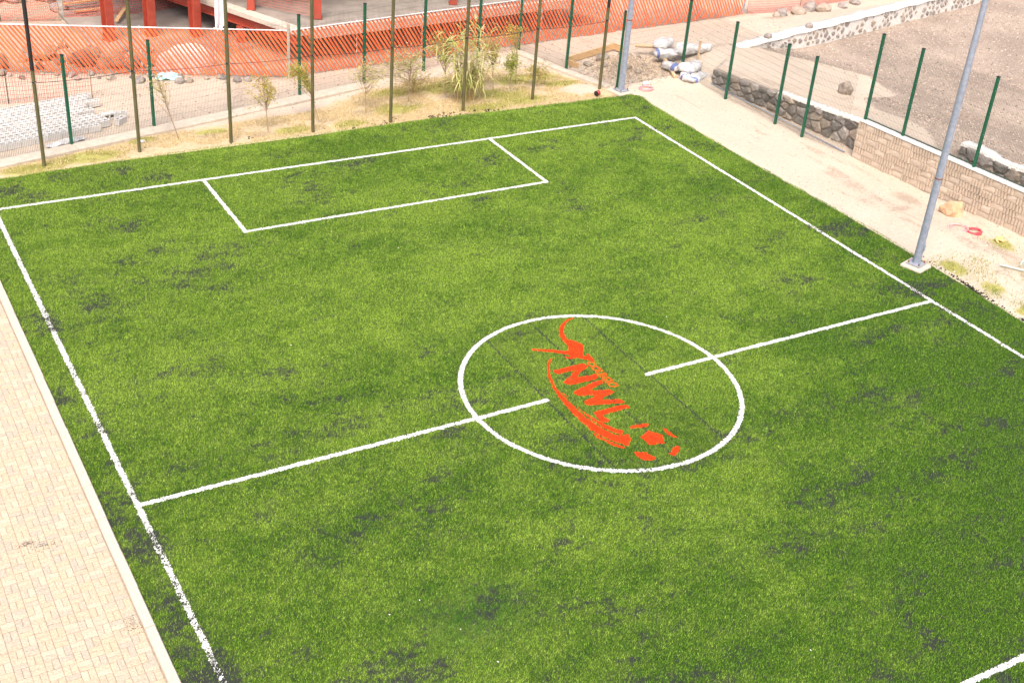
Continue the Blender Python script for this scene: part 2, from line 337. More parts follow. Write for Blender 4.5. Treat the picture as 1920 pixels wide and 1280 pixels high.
def blades(x,y,col,lmin,lmax,wid,zoff=0.0,th=(15,70)):
    n=len(x); l=rng.uniform(lmin,lmax,n); t=np.radians(rng.uniform(*th,n)); ph=rng.uniform(0,2*np.pi,n)
    ph=np.where(rng.random(n)<.45,rng.normal(.6,.7,n),ph)                # nap leans one way
    w=wid*rng.uniform(.6,1.3,n)/2; z=tz(x,y)+zoff; pa=ph+np.pi/2+rng.normal(0,.5,n)
    dx,dy=np.cos(pa)*w,np.sin(pa)*w
    V=np.empty((n,3,3),np.float32)
    V[:,0]=np.stack([x-dx,y-dy,z],-1); V[:,1]=np.stack([x+dx,y+dy,z],-1)
    V[:,2]=np.stack([x+np.cos(ph)*l*np.sin(t),y+np.sin(ph)*l*np.sin(t),z+l*np.cos(t)],-1)
    return V.reshape(-1,3),np.repeat(col,3,axis=0)
MARKS=[]                                         # (mask, bbox) of all markings, so green fibres keep off them
def marking(name,f,bb,rgb,dens=5200,loose=.25,parent=None,loc=None,cell=.02,cut=False):
    x0,x1,y0,y1=bb; MARKS.append((f,bb))
    # tufted backing in small tufts, some buried under crumb
    cx=np.arange(x0-.02,x1+.02,cell); cy=np.arange(y0-.02,y1+.02,cell); gx_,gy_=np.meshgrid(cx,cy); gx_=gx_.ravel(); gy_=gy_.ravel()
    jx=gx_+rng.normal(0,.006,gx_.size); jy=gy_+rng.normal(0,.006,gx_.size)
    wob=.024*(fbm(gx_*9,gy_*9,95,2)-.5)*2; k=f(jx+wob,jy+wob); gx_,gy_=gx_[k],gy_[k]
    bur=.06+loose*(.45+1.5*crumb(gx_,gy_))*(.2+1.6*fbm(gx_*5,gy_*5,90,3)); k=rng.random(gx_.size)>bur; gx_,gy_=gx_[k],gy_[k]
    if cut: k=rng.random(gx_.size)>.85*np.exp(-((gx_+.05-.012*np.sin(gy_*3-.05))/.02)**2); gx_,gy_=gx_[k],gy_[k]
    h=cell*.62; z=tz(gx_,gy_)+.009; n=gx_.size
    an=rng.uniform(-.5,.5,n); c,s=np.cos(an)*h,np.sin(an)*h
    V=np.stack([np.stack([gx_+sx*c-sy*s,gy_+sx*s+sy*c,z+rng.normal(0,.002,n)],-1) for sx,sy in ((-1,-1),(1,-1),(1,1),(-1,1))],1)
    tris=np.concatenate([np.arange(n)[:,None]*4+np.array([0,1,2]),np.arange(n)[:,None]*4+np.array([0,2,3])])
    cc=np.array(rgb)[None]*(rng.uniform(.72,1.05,(n,1))*(.80+.36*fbm(gx_*2.5,gy_*2.5,97,3))[:,None]); cc[rng.random(n)<.07]*=.35; ccv=np.repeat(cc,4,axis=0)
    nb=int(dens*(x1-x0)*(y1-y0)); bx_=rng.uniform(x0,x1,nb); by_=rng.uniform(y0,y1,nb); k=f(bx_,by_); bx_,by_=bx_[k],by_[k]
    k=rng.random(bx_.size)>1.2*loose*crumb(bx_,by_); bx_,by_=bx_[k],by_[k]
    bc=np.array(rgb)[None]*rng.uniform(.7,1.08,(bx_.size,1))
    VB,CB=blades(bx_,by_,bc,.015,.032,.012,.008,(25,75))
    FB=np.arange(len(VB)).reshape(-1,3)+4*n
    return np_mesh(name,np.concatenate([V.reshape(-1,3),VB]),np.concatenate([tris,FB]),M['fibre'],col=np.concatenate([ccv,CB]),parent=parent,loc=loc)
WH=(.80,.79,.78)
def line(name,label,x0,x1,y0,y1,loose):
    o=marking(name,seg_mask(x0,x1,y0,y1),(x0,x1,y0,y1),WH,loose=loose,loc=((x0+x1)/2,(y0+y1)/2,0)); tag(o,label,'pitch line'); return o
line('touch_line','long white touch line flecked black, running beside the paved walk',-10-LW,-10+LW,-12.9,GL+LW,.6)
line('touch_line','long white touch line on the sandy side, passing the near lamp post',10-LW,10+LW,-12.9,GL+LW,.5)
line('goal_line','far white goal line along the dry grass strip',-10+LW,10-LW,GL-LW,GL+LW,.28)
line('halfway_line','white halfway line piece from the paved side into the centre circle',-10+LW,-1.33,-LW,LW,.26)
line('halfway_line','white halfway line piece from the sandy side into the centre circle',1.17,10-LW,-LW,LW,.26)
line('penalty_area_line','white line of the near penalty area in the bottom right corner',-PX,PX,-9.87-LW,-9.87+LW,.22)
fb=lambda x,y:(((np.abs(np.abs(x)-PX)<LW)&(y>PB-LW)&(y<GL-LW))|((np.abs(y-PB)<LW)&(np.abs(x)<PX+LW)))
o=marking('penalty_area_line',fb,(-PX-LW,PX+LW,PB-LW,GL-LW),WH,loose=.32,loc=(0,PB,0)); tag(o,'white three-sided penalty area box at the far goal line','pitch line')
fc=lambda x,y:np.abs(np.hypot(x,y)-CR)<LW
o=marking('centre_circle',fc,(-CR-LW,CR+LW,-CR-LW,CR+LW),WH,loose=.3,loc=(0,0,0)); tag(o,'white centre circle around the orange emblem','pitch line')
EMB={'bull':[[1.019,2.741],[.915,2.784],[.748,2.71],[.551,2.571],[.426,2.437],[.299,2.214],[.257,2.049],[.236,1.878],[.229,1.732],[.184,1.632],[.12,1.556],[.033,1.549],[-.13,1.662],[-.313,1.768],[-.611,1.931],[-.625,1.879],[-.365,1.682],[-.194,1.557],[-.036,1.438],[.051,1.39],[.05,1.309],[-.011,1.291],[-.062,1.342],[-.102,1.344],[-.111,1.262],[.003,1.208],[.148,1.175],[.261,1.09],[.348,.967],[.411,.898],[.45,.996],[.457,1.137],[.462,1.237],[.409,1.259],[.406,1.188],[.358,1.165],[.313,1.213],[.355,1.297],[.458,1.429],[.534,1.574],[.553,1.685],[.518,1.79],[.454,1.877],[.376,1.969],[.382,2.088],[.423,2.223],[.506,2.373],[.633,2.537],[.758,2.642],[.89,2.715]],
'N':[[-.637,.948],[.13,.937],[.174,.785],[-.16,.633],[-.294,.497],[.146,.448],[.154,.334],[.061,.291],[-.581,.294],[-.668,.385],[-.66,.477],[-.387,.606],[-.168,.776],[-.618,.807],[-.665,.835]],
'W':[[-.679,.039],[-.389,.117],[-.053,.196],[.145,.215],[.132,.099],[-.125,.021],[-.315,-.023],[-.242,-.098],[.106,-.191],[.138,-.313],[-.196,-.403],[-.294,-.46],[.117,-.605],[.127,-.741],[.043,-.745],[-.457,-.587],[-.699,-.498],[-.688,-.372],[-.417,-.308],[-.255,-.244],[-.659,-.12],[-.697,-.053]],
'L':[[-.705,-.787],[-.573,-.796],[-.091,-.794],[.11,-.826],[.11,-.947],[-.089,-.942],[-.389,-.94],[-.6,-.96],[-.567,-1.181],[-.627,-1.212],[-.745,-1.182],[-.734,-1.045],[-.731,-.919]],
'swoosh1':[[-.375,1.413],[-.459,1.394],[-.603,1.257],[-.736,1.028],[-.891,.71],[-1.026,.256],[-1.094,-.18],[-1.121,-.606],[-1.118,-1.003],[-1.105,-1.288],[-1.033,-1.535],[-.93,-1.762],[-.791,-1.959],[-.711,-2.099],[-.533,-1.937],[-.475,-1.75],[-.597,-1.757],[-.747,-1.66],[-.827,-1.487],[-.891,-1.227],[-.947,-.888],[-.973,-.525],[-.968,-.136],[-.963,.162],[-.945,.322],[-.843,.689],[-.699,1.013],[-.554,1.236]],
'swoosh2':[[-.945,.192],[-.908,.042],[-.917,-.365],[-.886,-.699],[-.814,-1.017],[-.727,-1.275],[-.616,-1.494],[-.492,-1.62],[-.609,-1.707],[-.703,-1.605],[-.784,-1.431],[-.848,-1.171],[-.888,-.848],[-.914,-.484],[-.921,-.117],[-.931,.102]],
'swoosh3':[[-1.120,-1.40],[-1.070,-1.592],[-.968,-1.819],[-.800,-2.11],[-.850,-2.148],[-.968,-1.98],[-1.058,-1.76],[-1.125,-1.561]],
'ball0':[[-.28,-1.536],[-.065,-1.558],[.049,-1.577],[.127,-1.623],[.038,-1.693],[-.035,-1.697],[-.176,-1.635],[-.316,-1.605]],
'ball1':[[-.308,-1.943],[-.177,-1.903],[-.028,-1.821],[.059,-1.927],[.152,-2.056],[.087,-2.204],[.023,-2.334],[-.116,-2.272],[-.203,-2.283],[-.281,-2.248],[-.279,-2.148]],
'ball2':[[.31,-1.866],[.358,-1.914],[.366,-2.097],[.393,-2.269],[.343,-2.273],[.3,-2.157],[.288,-2.027]],
'ball3':[[-.721,-2.34],[-.661,-2.341],[-.619,-2.394],[-.481,-2.438],[-.471,-2.553],[-.419,-2.677],[-.551,-2.714],[-.651,-2.65],[-.751,-2.505]],
'ball4':[[-.101,-2.674],[.006,-2.62],[.094,-2.538],[.211,-2.503],[.267,-2.537],[.232,-2.6],[.095,-2.71],[-.061,-2.768]]}
STR=[('c',[[[.252,.741],[.219,.8],[.216,.877],[.286,.931],[.359,.908],[.377,.839],[.356,.773]]]),
('o',[[[.219,.71],[.294,.738],[.363,.709],[.365,.603],[.31,.544],[.254,.553],[.215,.615],[.219,.71]]]),
('l',[[[.378,.515],[.204,.524],[.209,.436]]]),
('e',[[[.358,.316],[.365,.407],[.293,.40],[.285,.329]],[[.293,.40],[.204,.406],[.208,.326]]]),
('g',[[[.357,.162],[.342,.261],[.252,.285],[.19,.237],[.198,.171],[.253,.162],[.277,.215]]]),
('i',[[[.375,.09],[.19,.092]]]),
('o',[[[.191,.015],[.254,.045],[.333,.019],[.374,-.064],[.35,-.126],[.259,-.145],[.189,-.093],[.191,.015]]])]
OR=(.86,.055,.006); OR2=(.88,.12,.010)
emb=thing('pitch_emblem','orange school emblem with COLEGIO NWL lettering inside the centre circle','emblem',(0,0,0))
NM={'bull':'running_figure','N':'letter','W':'letter','L':'letter','swoosh1':'swoosh','swoosh2':'swoosh','swoosh3':'swoosh'}
for k,P in EMB.items():
    f,bb=poly_mask(P); marking(NM.get(k,'ball_patch'),f,bb,OR,dens=5000,loose=.1 if k in('swoosh2','swoosh3') else .5,parent=emb,cell=.019,cut=True)
for k,Ls in STR:
    f,bb=stroke_mask(Ls,.017); marking('small_letter',f,bb,OR2,dens=7000,loose=.05,parent=emb,cell=.012)

# green fibres over the whole carpet, thinned where rubber crumb lies on top
def in_view(x,y): return (y>-3.32-(x+13)*.481-1.6)&(y>-10.29+(x-1.55)*.869-2.0)
N0=1750000
bx_=rng.uniform(LEFT,11.7,N0); by_=rng.uniform(-11.5,15.55,N0)
k=in_view(bx_,by_)&(bx_<turf_right(by_))&(by_<turf_top(bx_)); bx_,by_=bx_[k],by_[k]
free=np.ones(len(bx_),bool)
for f,(x0,x1,y0,y1) in MARKS:
    s=np.where((bx_>x0)&(bx_<x1)&(by_>y0)&(by_<y1))[0]
    if len(s): free[s[f(bx_[s],by_[s])]]=False
seam=np.zeros(len(bx_))
for sx,y0,y1 in ((-.05,-2.98,2.98),(1.265,-2.7,2.7),(-1.37,-2.7,2.7)):
    wob=.012*np.sin(by_*3+sx); seam=np.maximum(seam,np.exp(-((bx_-sx-wob)/.024)**2)*((by_>y0)&(by_<y1)))
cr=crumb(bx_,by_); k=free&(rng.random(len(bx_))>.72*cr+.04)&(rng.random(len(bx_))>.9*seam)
bx_,by_,cr=bx_[k],by_[k],cr[k]
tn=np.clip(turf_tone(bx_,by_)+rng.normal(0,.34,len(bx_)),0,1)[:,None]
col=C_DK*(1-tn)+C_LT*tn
inl=(np.hypot(bx_+.05,by_*.9)<2.9)&(np.abs(bx_+.05)<1.33); col[inl]*=.86                 # inlaid panel is a deeper green
wet=np.exp(-(((bx_+5.9)/1.0)**2+((by_+5.1)/.85)**2))[:,None]*.6; col=col*(1-wet)+np.array((.022,.105,.016))*wet   # dyed dark patch
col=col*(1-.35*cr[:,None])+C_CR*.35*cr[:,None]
spk=rng.random(len(bx_)); col[spk<.05]=col[spk<.05]*1.35+.03; col[spk>.90]=C_CR*1.1
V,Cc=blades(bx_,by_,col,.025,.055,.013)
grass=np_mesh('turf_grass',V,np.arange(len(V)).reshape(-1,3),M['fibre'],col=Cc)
tag(grass,'green artificial turf fibres with black rubber crumb','turf',kind='stuff')
print('blades',len(bx_))

# ------------------------------------------------------------------ paved walk and kerb
pv=MB().add([(-60,-40,.012),(-10.72,-40,.012),(-10.72,30,.012),(-60,30,.012)],[(0,1,2,3)]).build('pavement',M['joint']); tag(pv,kind='structure')
CELL=.22
def paver_shape(lx,ly):
    b=.006; x,y=lx/2-.003,ly/2-.003
    vs=[(-x,-y,-.03),(x,-y,-.03),(x,y,-.03),(-x,y,-.03),(-x,-y,.026),(x,-y,.026),(x,y,.026),(-x,y,.026),(-x+b,-y+b,.03),(x-b,-y+b,.03),(x-b,y-b,.03),(-x+b,y-b,.03)]
    fs=[(0,1,5,4),(1,2,6,5),(2,3,7,6),(3,0,4,7),(4,5,9,8),(5,6,10,9),(6,7,11,10),(7,4,8,11),(8,9,10,11)]
    return np.array(vs),np.array(fs)
PCOL=np.array([(.475,.38,.275),(.49,.395,.285),(.46,.37,.27),(.48,.395,.295),(.445,.37,.285),(.51,.425,.32),(.42,.36,.285),(.485,.385,.27)])
pvs=[]
for i in range(26):
    for j in range(-42,64):
        cx=-10.78-CELL*(i+.5); cy=j*CELL+ (0.0)
        hz=(i+j)%2==0
        for q in (-1,1):
            ox,oy=(0,q*CELL/4) if hz else (q*CELL/4,0)
            pvs.append((cx+ox,cy+oy,hz))
pvs=np.array(pvs,float)
lim=np.interp(pvs[:,1],[-3.4,1.7,9.5],[-13.0,-12.03,-10.6])
vis=(pvs[:,0]>lim)&(pvs[:,1]<9.6)&(pvs[:,1]>-3.32-(pvs[:,0]+13)*.481)
dist=np.hypot(pvs[:,0]+13.97,pvs[:,1]+18.6); order=np.argsort(np.where(vis,dist,1e6)); near=order[:300]; rest=order[300:]
pmesh={}
for hz in (0,1):
    V,Fq=paver_shape(*((CELL,CELL/2) if hz else (CELL/2,CELL)))
    for c in range(8):
        o=np_mesh('paver',V,Fq,M['paver'],col=np.tile(PCOL[c],(len(V),1))); pmesh[hz,c]=o.data; bpy.data.objects.remove(o)
for n_ in near:
    x,y,hz=pvs[n_]; o=bpy.data.objects.new('paver',pmesh[int(hz),int(rng.integers(8))]); link(o,pv)
    o.location=(x,y,rng.normal(0,.0015)); o.rotation_euler=(rng.normal(0,.006),rng.normal(0,.006),rng.normal(0,.008))
VV=[];FF=[];CC=[];n=0
for n_ in rest:
    x,y,hz=pvs[n_]; V,Fq=paver_shape(*((CELL,CELL/2) if hz else (CELL/2,CELL)))
    VV.append(V+np.array((x,y,rng.normal(0,.0015)))); FF.append(Fq+n); CC.append(np.tile(PCOL[rng.integers(8)],(len(V),1))); n+=len(V)
tag(np_mesh('paver_field',np.concatenate(VV),np.concatenate(FF),M['paver'],col=np.concatenate(CC),parent=pv),kind='stuff')
kerb=thing('kerb','pale concrete kerb between paved walk and turf','kerb',(-10.67,0,0)); kerb.pop('category'); kerb.pop('label'); tag(kerb,kind='structure')
kp=[(-.085,-.2),(.085,-.2),(.085,.045),(.07,.062),(-.07,.062),(-.085,.045)]
kme=None
for j in range(-14,20):
    if kme is None:
        b=MB(); L=.994; vs=[(x,-L/2,z) for x,z in kp]+[(x,L/2,z) for x,z in kp]
        b.add(vs,[(i,(i+1)%6,(i+1)%6+6,i+6) for i in range(6)]+[tuple(range(6))[::-1],tuple(range(6,12))]); o=b.build('kerb_stone',M['kerb'],kerb); kme=o.data
    else: o=link(bpy.data.objects.new('kerb_stone',kme),kerb)
    o.location=(rng.normal(0,.003),j+.35,rng.normal(0,.003)); o.rotation_euler=(0,0,rng.normal(0,.003))

# ------------------------------------------------------------------ walls on the right
def voronoi(w,h,sx,sy,jit,seed):
    r=random.Random(seed); pts=[]; nx_=max(1,round(w/sx)); ny_=max(1,round(h/sy))
    for j in range(-1,ny_+1):
        for i in range(-1,nx_+1):
            pts.append(((i+.5+(.5 if j%2 else 0)+r.uniform(-jit,jit))*w/nx_,(j+.5+r.uniform(-jit,jit))*h/ny_))
    out=[]
    for i,(px,py) in enumerate(pts):
        if not(-.02<px<w+.02 and -.02<py<h+.02): continue
        poly=[(0,0),(w,0),(w,h),(0,h)]
        for j,(qx,qy) in enumerate(pts):
            if i==j or abs(qx-px)>3*sx or abs(qy-py)>3*sy: continue
            nx2,ny2=qx-px,qy-py; mx,my=(px+qx)/2,(py+qy)/2; new=[]
            for a_,b_ in zip(poly,poly[1:]+poly[:1]):
                da=(a_[0]-mx)*nx2+(a_[1]-my)*ny2; db=(b_[0]-mx)*nx2+(b_[1]-my)*ny2
                if da<=0: new.append(a_)
                if da*db<0: t=da/(da-db); new.append((a_[0]+t*(b_[0]-a_[0]),a_[1]+t*(b_[1]-a_[1])))
            poly=new
            if len(poly)<3: break
        if len(poly)>=3: out.append(poly)
    return out
def stone(poly,gap,dep,parent,mats,shear=lambda s,t:(s,t),r=random,keep=1.0):
    cx=sum(q[0] for q in poly)/len(poly); cz=sum(q[1] for q in poly)/len(poly)
    # subdivide edges for an uneven outline
    P=[]
    for a_,b_ in zip(poly,poly[1:]+poly[:1]):
        P.append(a_)
        if math.dist(a_,b_)>.14: t=r.uniform(.35,.65); P.append((a_[0]+t*(b_[0]-a_[0]),a_[1]+t*(b_[1]-a_[1])))
    size=max(math.dist(q,(cx,cz)) for q in P)
    def ring(k,d,j): return [(*shear(cx+(x-cx)*k*(1+r.uniform(-j,j)),cz+(z-cz)*k*(1+r.uniform(-j,j))),-d+r.uniform(-.012,.012)) for x,z in P]
    g_=1-gap/max(size,.05); n=len(P); tilt=r.uniform(.6,1.2)
    rings=[ring(g_,-.05,.02),ring(g_*.97,dep*.45*tilt,.05),ring(g_*.72,dep*tilt,.10)]
    vs=[]; fs=[]
    for rg in rings: vs+=[(x,y,z) for x,z,y in rg]
    cs,ct=shear(cx,cz); vs.append((cs,-(dep*1.12*tilt),ct))
    for a_ in (0,1):
        for i in range(n): fs.append((a_*n+i,a_*n+(i+1)%n,(a_+1)*n+(i+1)%n,(a_+1)*n+i))
    for i in range(n): fs.append((2*n+i,2*n+(i+1)%n,3*n))
    b=MB(); b.add(vs,fs); o=b.build('stone',r.choice(mats),parent); return o
def wall_frame(A,B):
    d=math.atan2(B[1]-A[1],B[0]-A[0]); return d,math.dist(A,B)
def lumpy_cap(parent,L,topf,w,h,seed,mat_,n=60,y0=-.03,s0=0):
    r=random.Random(seed); b=MB(); vs=[]; fs=[]
    for i in range(n+1):
        s=s0+(L-s0)*i/n; t=topf(s); jw=r.uniform(-.03,.03); jh=r.uniform(-.02,.025)
        vs+=[(s,y0-.02+r.uniform(-.02,.02),t-.06),(s,y0+jw*.6,t+h*.7+jh),(s,y0+w*.5,t+h+jh),(s,y0+w+jw,t+h*.7+jh),(s,y0+w+jw,t-.12)]
        if i:
            for k in range(4): fs.append(((i-1)*5+k,i*5+k,i*5+k+1,(i-1)*5+k+1))
    b.add(vs,fs,True); return b.build('mortar_cap',mat_,parent)
def stone_wall(name,label,A,B,topf,sx,sy,gap,dep,mats,capw,caph,seed,thick=.4,zb=-.15,jit=.33,mortar='mortar',basef=None,cap0=0,drop=0):
    rz,L=wall_frame(A,B); w=thing(name,label,'stone wall',(A[0],A[1],0),rz)
    n=40; vs=[]; fs=[]
    for i in range(n+1):
        s=L*i/n; t=topf(s)-.01; zb_=zb if basef is None else basef(s)-.2
        vs+=[(s,0,zb_),(s,0,t),(s,thick,t),(s,thick,zb_)]
        if i:
            for k in range(3): fs.append(((i-1)*4+k,i*4+k,i*4+k+1,(i-1)*4+k+1))
    fs+=[(0,1,2,3),(n*4+3,n*4+2,n*4+1,n*4)]
    MB().add(vs,fs).build('mortar',M[mortar],w)
    H=max(topf(L*i/40)-(0 if basef is None else basef(L*i/40)) for i in range(41)); r=random.Random(seed)
    def shear(s,t):
        s=min(max(s,.01),L-.01); b0=0 if basef is None else basef(s); return s,b0+t/H*(topf(s)-b0)
    for poly in voronoi(L,H,sx,sy,jit,seed):
        if r.random()>=drop: stone(poly,gap*r.uniform(.6,1.5),dep,w,mats,shear,r)
    if capw: lumpy_cap(w,L,topf,capw,caph,seed+1,M['cap'],s0=cap0)
    return w
ST=[M['stone'],M['stone'],M['stone'],M['stone_light'],M['stone_light'],M['stone_tan']]
# dark basalt retaining wall behind the mesh fence; local x runs towards the camera
stone_wall('retaining_wall','dark rough basalt retaining wall behind the mesh fence posts',(14.64,15.25),(15.28,8.12),lambda s:np.interp(s,[0,2.2,3.6,5.8,7.2],[.52,.66,.76,.90,1.02]),.46,.36,.024,.085,ST,.26,.04,31,cap0=3.2)
stone_wall('retaining_wall','dark rough basalt wall showing above the beige block wall at the right edge',(15.78,4.95),(16.35,-2.0),lambda s:1.52+.04*math.sin(s*3),.5,.42,.03,.09,ST,.38,.05,37,zb=.5)
yu_=lambda x:17.05+(x-17.2)*.2163
stone_wall('rubble_wall','low whitewashed wall of small grey stones bordering the brown gravel field',(17.2,17.05),(35.0,20.9),
    lambda s:np.interp(s,[0,1,4,20],[.44,.47,.5,.52])+.02*math.sin(s*4),.36,.26,.085,.035,[M['stone_light'],M['stone_light'],M['stone_light'],M['stone_tan']],.46,.06,43,mortar='cap',jit=.46,drop=.28,
    basef=lambda s:float(np.interp(s,[0,1,2,4,6,20],[.36,.3,.1,-.15,-.27,-.27])))
# split-face block wall
A,B=(14.78,8.09),(15.75,-1.2); rz,L=wall_frame(A,B)
bw=thing('block_wall','beige split-face block wall with ribbed and plain blocks, fence posts on top','block wall',(A[0],A[1],0),rz)
HW=1.22; MB().box((L/2,.17,HW/2-.1),(L,.26,HW+.2)).build('mortar',M['mortar'],bw)
def plain_block(w):
    b=MB(); h=.187; r=random.Random(int(w*1000)); nx_=4; vs=[]; fs=[]
    for j in range(4):
        for i in range(nx_+1):
            e_=(i in(0,nx_)) or (j in(0,3)); vs.append((w*i/nx_,-.03-(0 if e_ else r.uniform(.006,.018)),h*j/3))
    for j in range(3):
        for i in range(nx_): k=j*(nx_+1)+i; fs.append((k,k+1,k+nx_+2,k+nx_+1))
    n=len(vs); vs+=[(0,.05,0),(w,.05,0),(w,.05,h),(0,.05,h)]
    bot=list(range(nx_+1)); top=[3*(nx_+1)+i for i in range(nx_+1)]; lf=[j*(nx_+1) for j in range(4)]; rt=[j*(nx_+1)+nx_ for j in range(4)]
    fs+=[tuple(bot[::-1]+[n,n+1]),tuple(top+[n+2,n+3]),tuple(lf+[n+3,n]),tuple(rt[::-1]+[n+1,n+2])]
    b.add(vs,fs); return b
def rib_block(nr):
    b=MB(); h=.187; w=nr*.1; prof=[]
    for i in range(nr): x=i*.1; prof+=[(x+.004,-.005),(x+.018,-.05),(x+.068,-.056),(x+.082,-.005)]
    prof=[(0,-.005)]+prof+[(w,-.005)]
    n=len(prof); vs=[(x,y,0) for x,y in prof]+[(x,y,h) for x,y in prof]+[(0,.05,0),(w,.05,0),(w,.05,h),(0,.05,h)]
    fs=[(i,i+1,n+i+1,n+i) for i in range(n-1)]+[tuple(range(n))[::-1]+(2*n,2*n+1),tuple(range(n,2*n))+(2*n+2,2*n+3)]
    b.add(vs,fs); return b
bm={}
def blk(kind,w,x,z):
    key=(kind,w)
    if key not in bm: o=(plain_block(w) if kind=='p' else rib_block(round(w/.1))).build('block',M['block'],bw); bm[key]=o.data
    else: o=link(bpy.data.objects.new('block',bm[key]),bw)
    o.location=(x+.004,rng.normal(-.02,.008),z)
for j in range(6):
    x=-.12*(j%2)*0+0; r=random.Random(50+j); last='p' if j%2 else 'r'
    while x<L-.3:
        kind='r' if (last=='p' or r.random()<.45) else 'p'; last=kind
        w=r.choice((.3,.4,.4,.5)) if kind=='r' else r.choice((.3,.36,.4))
        w=min(w,round(L-x,2)) if kind=='p' else w
        blk(kind,w,x,j*.2+.005); x+=w+.009
MB().bbox((L/2-.02,.1,1.235),(L+.08,.36,.05),.012).build('coping',M['cap'],bw)
MB().tube([(0,.17,1.285),(L,.17,1.285)],.02,8).build('pipe',M['wire'],bw)

# ------------------------------------------------------------------ green welded-mesh fences
def mesh_panel(A,B,z0,z1,parent,org,sag=0,hstep=.2,vstep=.05,wr=.0037):
    """welded wire panel as crossed 3-sided wires"""
    A=Vector(A);B=Vector(B);d=(B-A);L=d.length;u=d.normalized();nrm=Vector((-u.y,u.x,0)); V=[];F=[]
    def wire(p,q,r):
        n=len(V); ax=(q-p).normalized(); s=nrm; w=ax.cross(s)
        for c in (p,q):
            for k in range(3): a_=2.094*k; V.append(c+r*(math.cos(a_)*s+math.sin(a_)*w)-Vector(org))
        for k in range(3): F.append((n+k,n+(k+1)%3,n+3+(k+1)%3,n+3+k))
    nv=int(L/vstep)
    for i in range(1,nv): p=A+u*(L*i/nv); wire(p+Vector((0,0,z0)),p+Vector((0,0,z1)),wr)
    z=z0+.03
    while z<=z1+.001:
        wire(A+Vector((0,0,z)),B+Vector((0,0,z)),wr*.72)
        z+=hstep
    me=bpy.data.meshes.new('wire_mesh'); me.from_pydata(V,[],F); me.materials.append(M['wire']); o=bpy.data.objects.new('wire_mesh',me); link(o,parent); tag(o,kind='stuff')
def fence_post(p,h,parent,org,rz,w=.078,m='green_post'):
    b=MB(); q=(p[0]-org[0],p[1]-org[1],p[2]-org[2]); b.bbox((q[0],q[1],q[2]+h/2-.1),(w,w*1.15,h+.2),.006,rz); o=b.build('post',M[m],parent)
    c=MB(); c.bbox((q[0],q[1],q[2]+h+.004),(w+.012,w*1.15+.012,.02),.004,rz); c.build('post_cap',M['black'],o)
    c=MB()
    for k in range(4): c.box((q[0],q[1],q[2]+.35+k*.65),(w+.012,.03,.022),rz)
    tag(c.build('clip',M['steel_plate'],o),kind='stuff')
def mesh_fence(label,pts,h,last=True):
    org=(pts[0][0],pts[0][1],pts[0][2] if len(pts[0])>2 else 0)
    f=thing('mesh_fence',label,'fence',org,0,'green mesh fences')
    P=[(q[0],q[1],q[2] if len(q)>2 else 0) for q in pts]
    for i,q in enumerate(P):
        n_=P[min(i+1,len(P)-1)]; l_=P[max(i-1,0)]; rz=math.atan2(n_[1]-l_[1],n_[0]-l_[0])
        if last or i<len(P)-1: fence_post(q,h,f,org,rz)
    for a_,b_ in zip(P[:-1],P[1:]): mesh_panel(a_,b_,.06,h-.08,f,org)
    return f
mesh_fence('green welded mesh fence bending behind the dry planting strip at the far end',[(-12.3,15.65),(-9.78,16.22),(-7.24,16.8),(-4.7,17.38),(-2.2,17.9),(.35,18.48),(2.85,19.03),(5.35,19.6),(7.83,20.2),(9.7,20.5),(10.26,18.06),(10.98,15.87),(14.07,16.31)],2.7)
mesh_fence('green welded mesh fence standing on sand in front of the dark stone wall',[(14.07,16.31),(14.09,13.73),(14.25,11.26),(14.29,9.96),(14.6,8.35)],2.7,last=False)
mesh_fence('green welded mesh fence standing on top of the beige block wall',[(14.9,8.02,1.26),(15.05,6.55,1.26),(15.3,3.94,1.26),(15.56,1.4,1.26),(15.8,-1.1,1.26)],2.7)
# footing strip under the far fence
b=thing('fence_footing','rough pale concrete footing strip along the foot of the far mesh fence','footing',(-2.2,17.6,0))
FT=[(-12.3,15.6),(-7.24,16.75),(-2.2,17.85),(2.75,18.95)]
for a_,c_ in zip(FT[:-1],FT[1:]):
    d=math.atan2(c_[1]-a_[1],c_[0]-a_[0]); MB().bbox(((a_[0]+c_[0])/2+.16*math.sin(d)+2.2,(a_[1]+c_[1])/2-.16*math.cos(d)-17.6,-.01),(math.dist(a_,c_)-.012,.5,.2),.02,d).build('concrete_strip',M['concrete'],b)
b=thing('fence_footing','short low concrete kerb at the fence corner beside the rubble heap','footing',(10.05,18,0)); FT=[(9.45,20.4),(10.05,18.0),(10.7,16.0)]
for a_,c_ in zip(FT[:-1],FT[1:]):
    d=math.atan2(c_[1]-a_[1],c_[0]-a_[0]); MB().bbox(((a_[0]+c_[0])/2-10.05,(a_[1]+c_[1])/2-18,.02),(math.dist(a_,c_)-.012,.3,.14),.02,d).build('concrete_strip',M['concrete'],b)
b=MB().tube([(14.5,15.2,.05),(14.62,11.8,.05),(14.72,8.4,.05)],.02,8)
o=b.build('conduit_pipe',M['galv'],None,(14.6,11.8,0)); tag(o,'thin grey pipe lying along the foot of the dark stone wall','pipe')

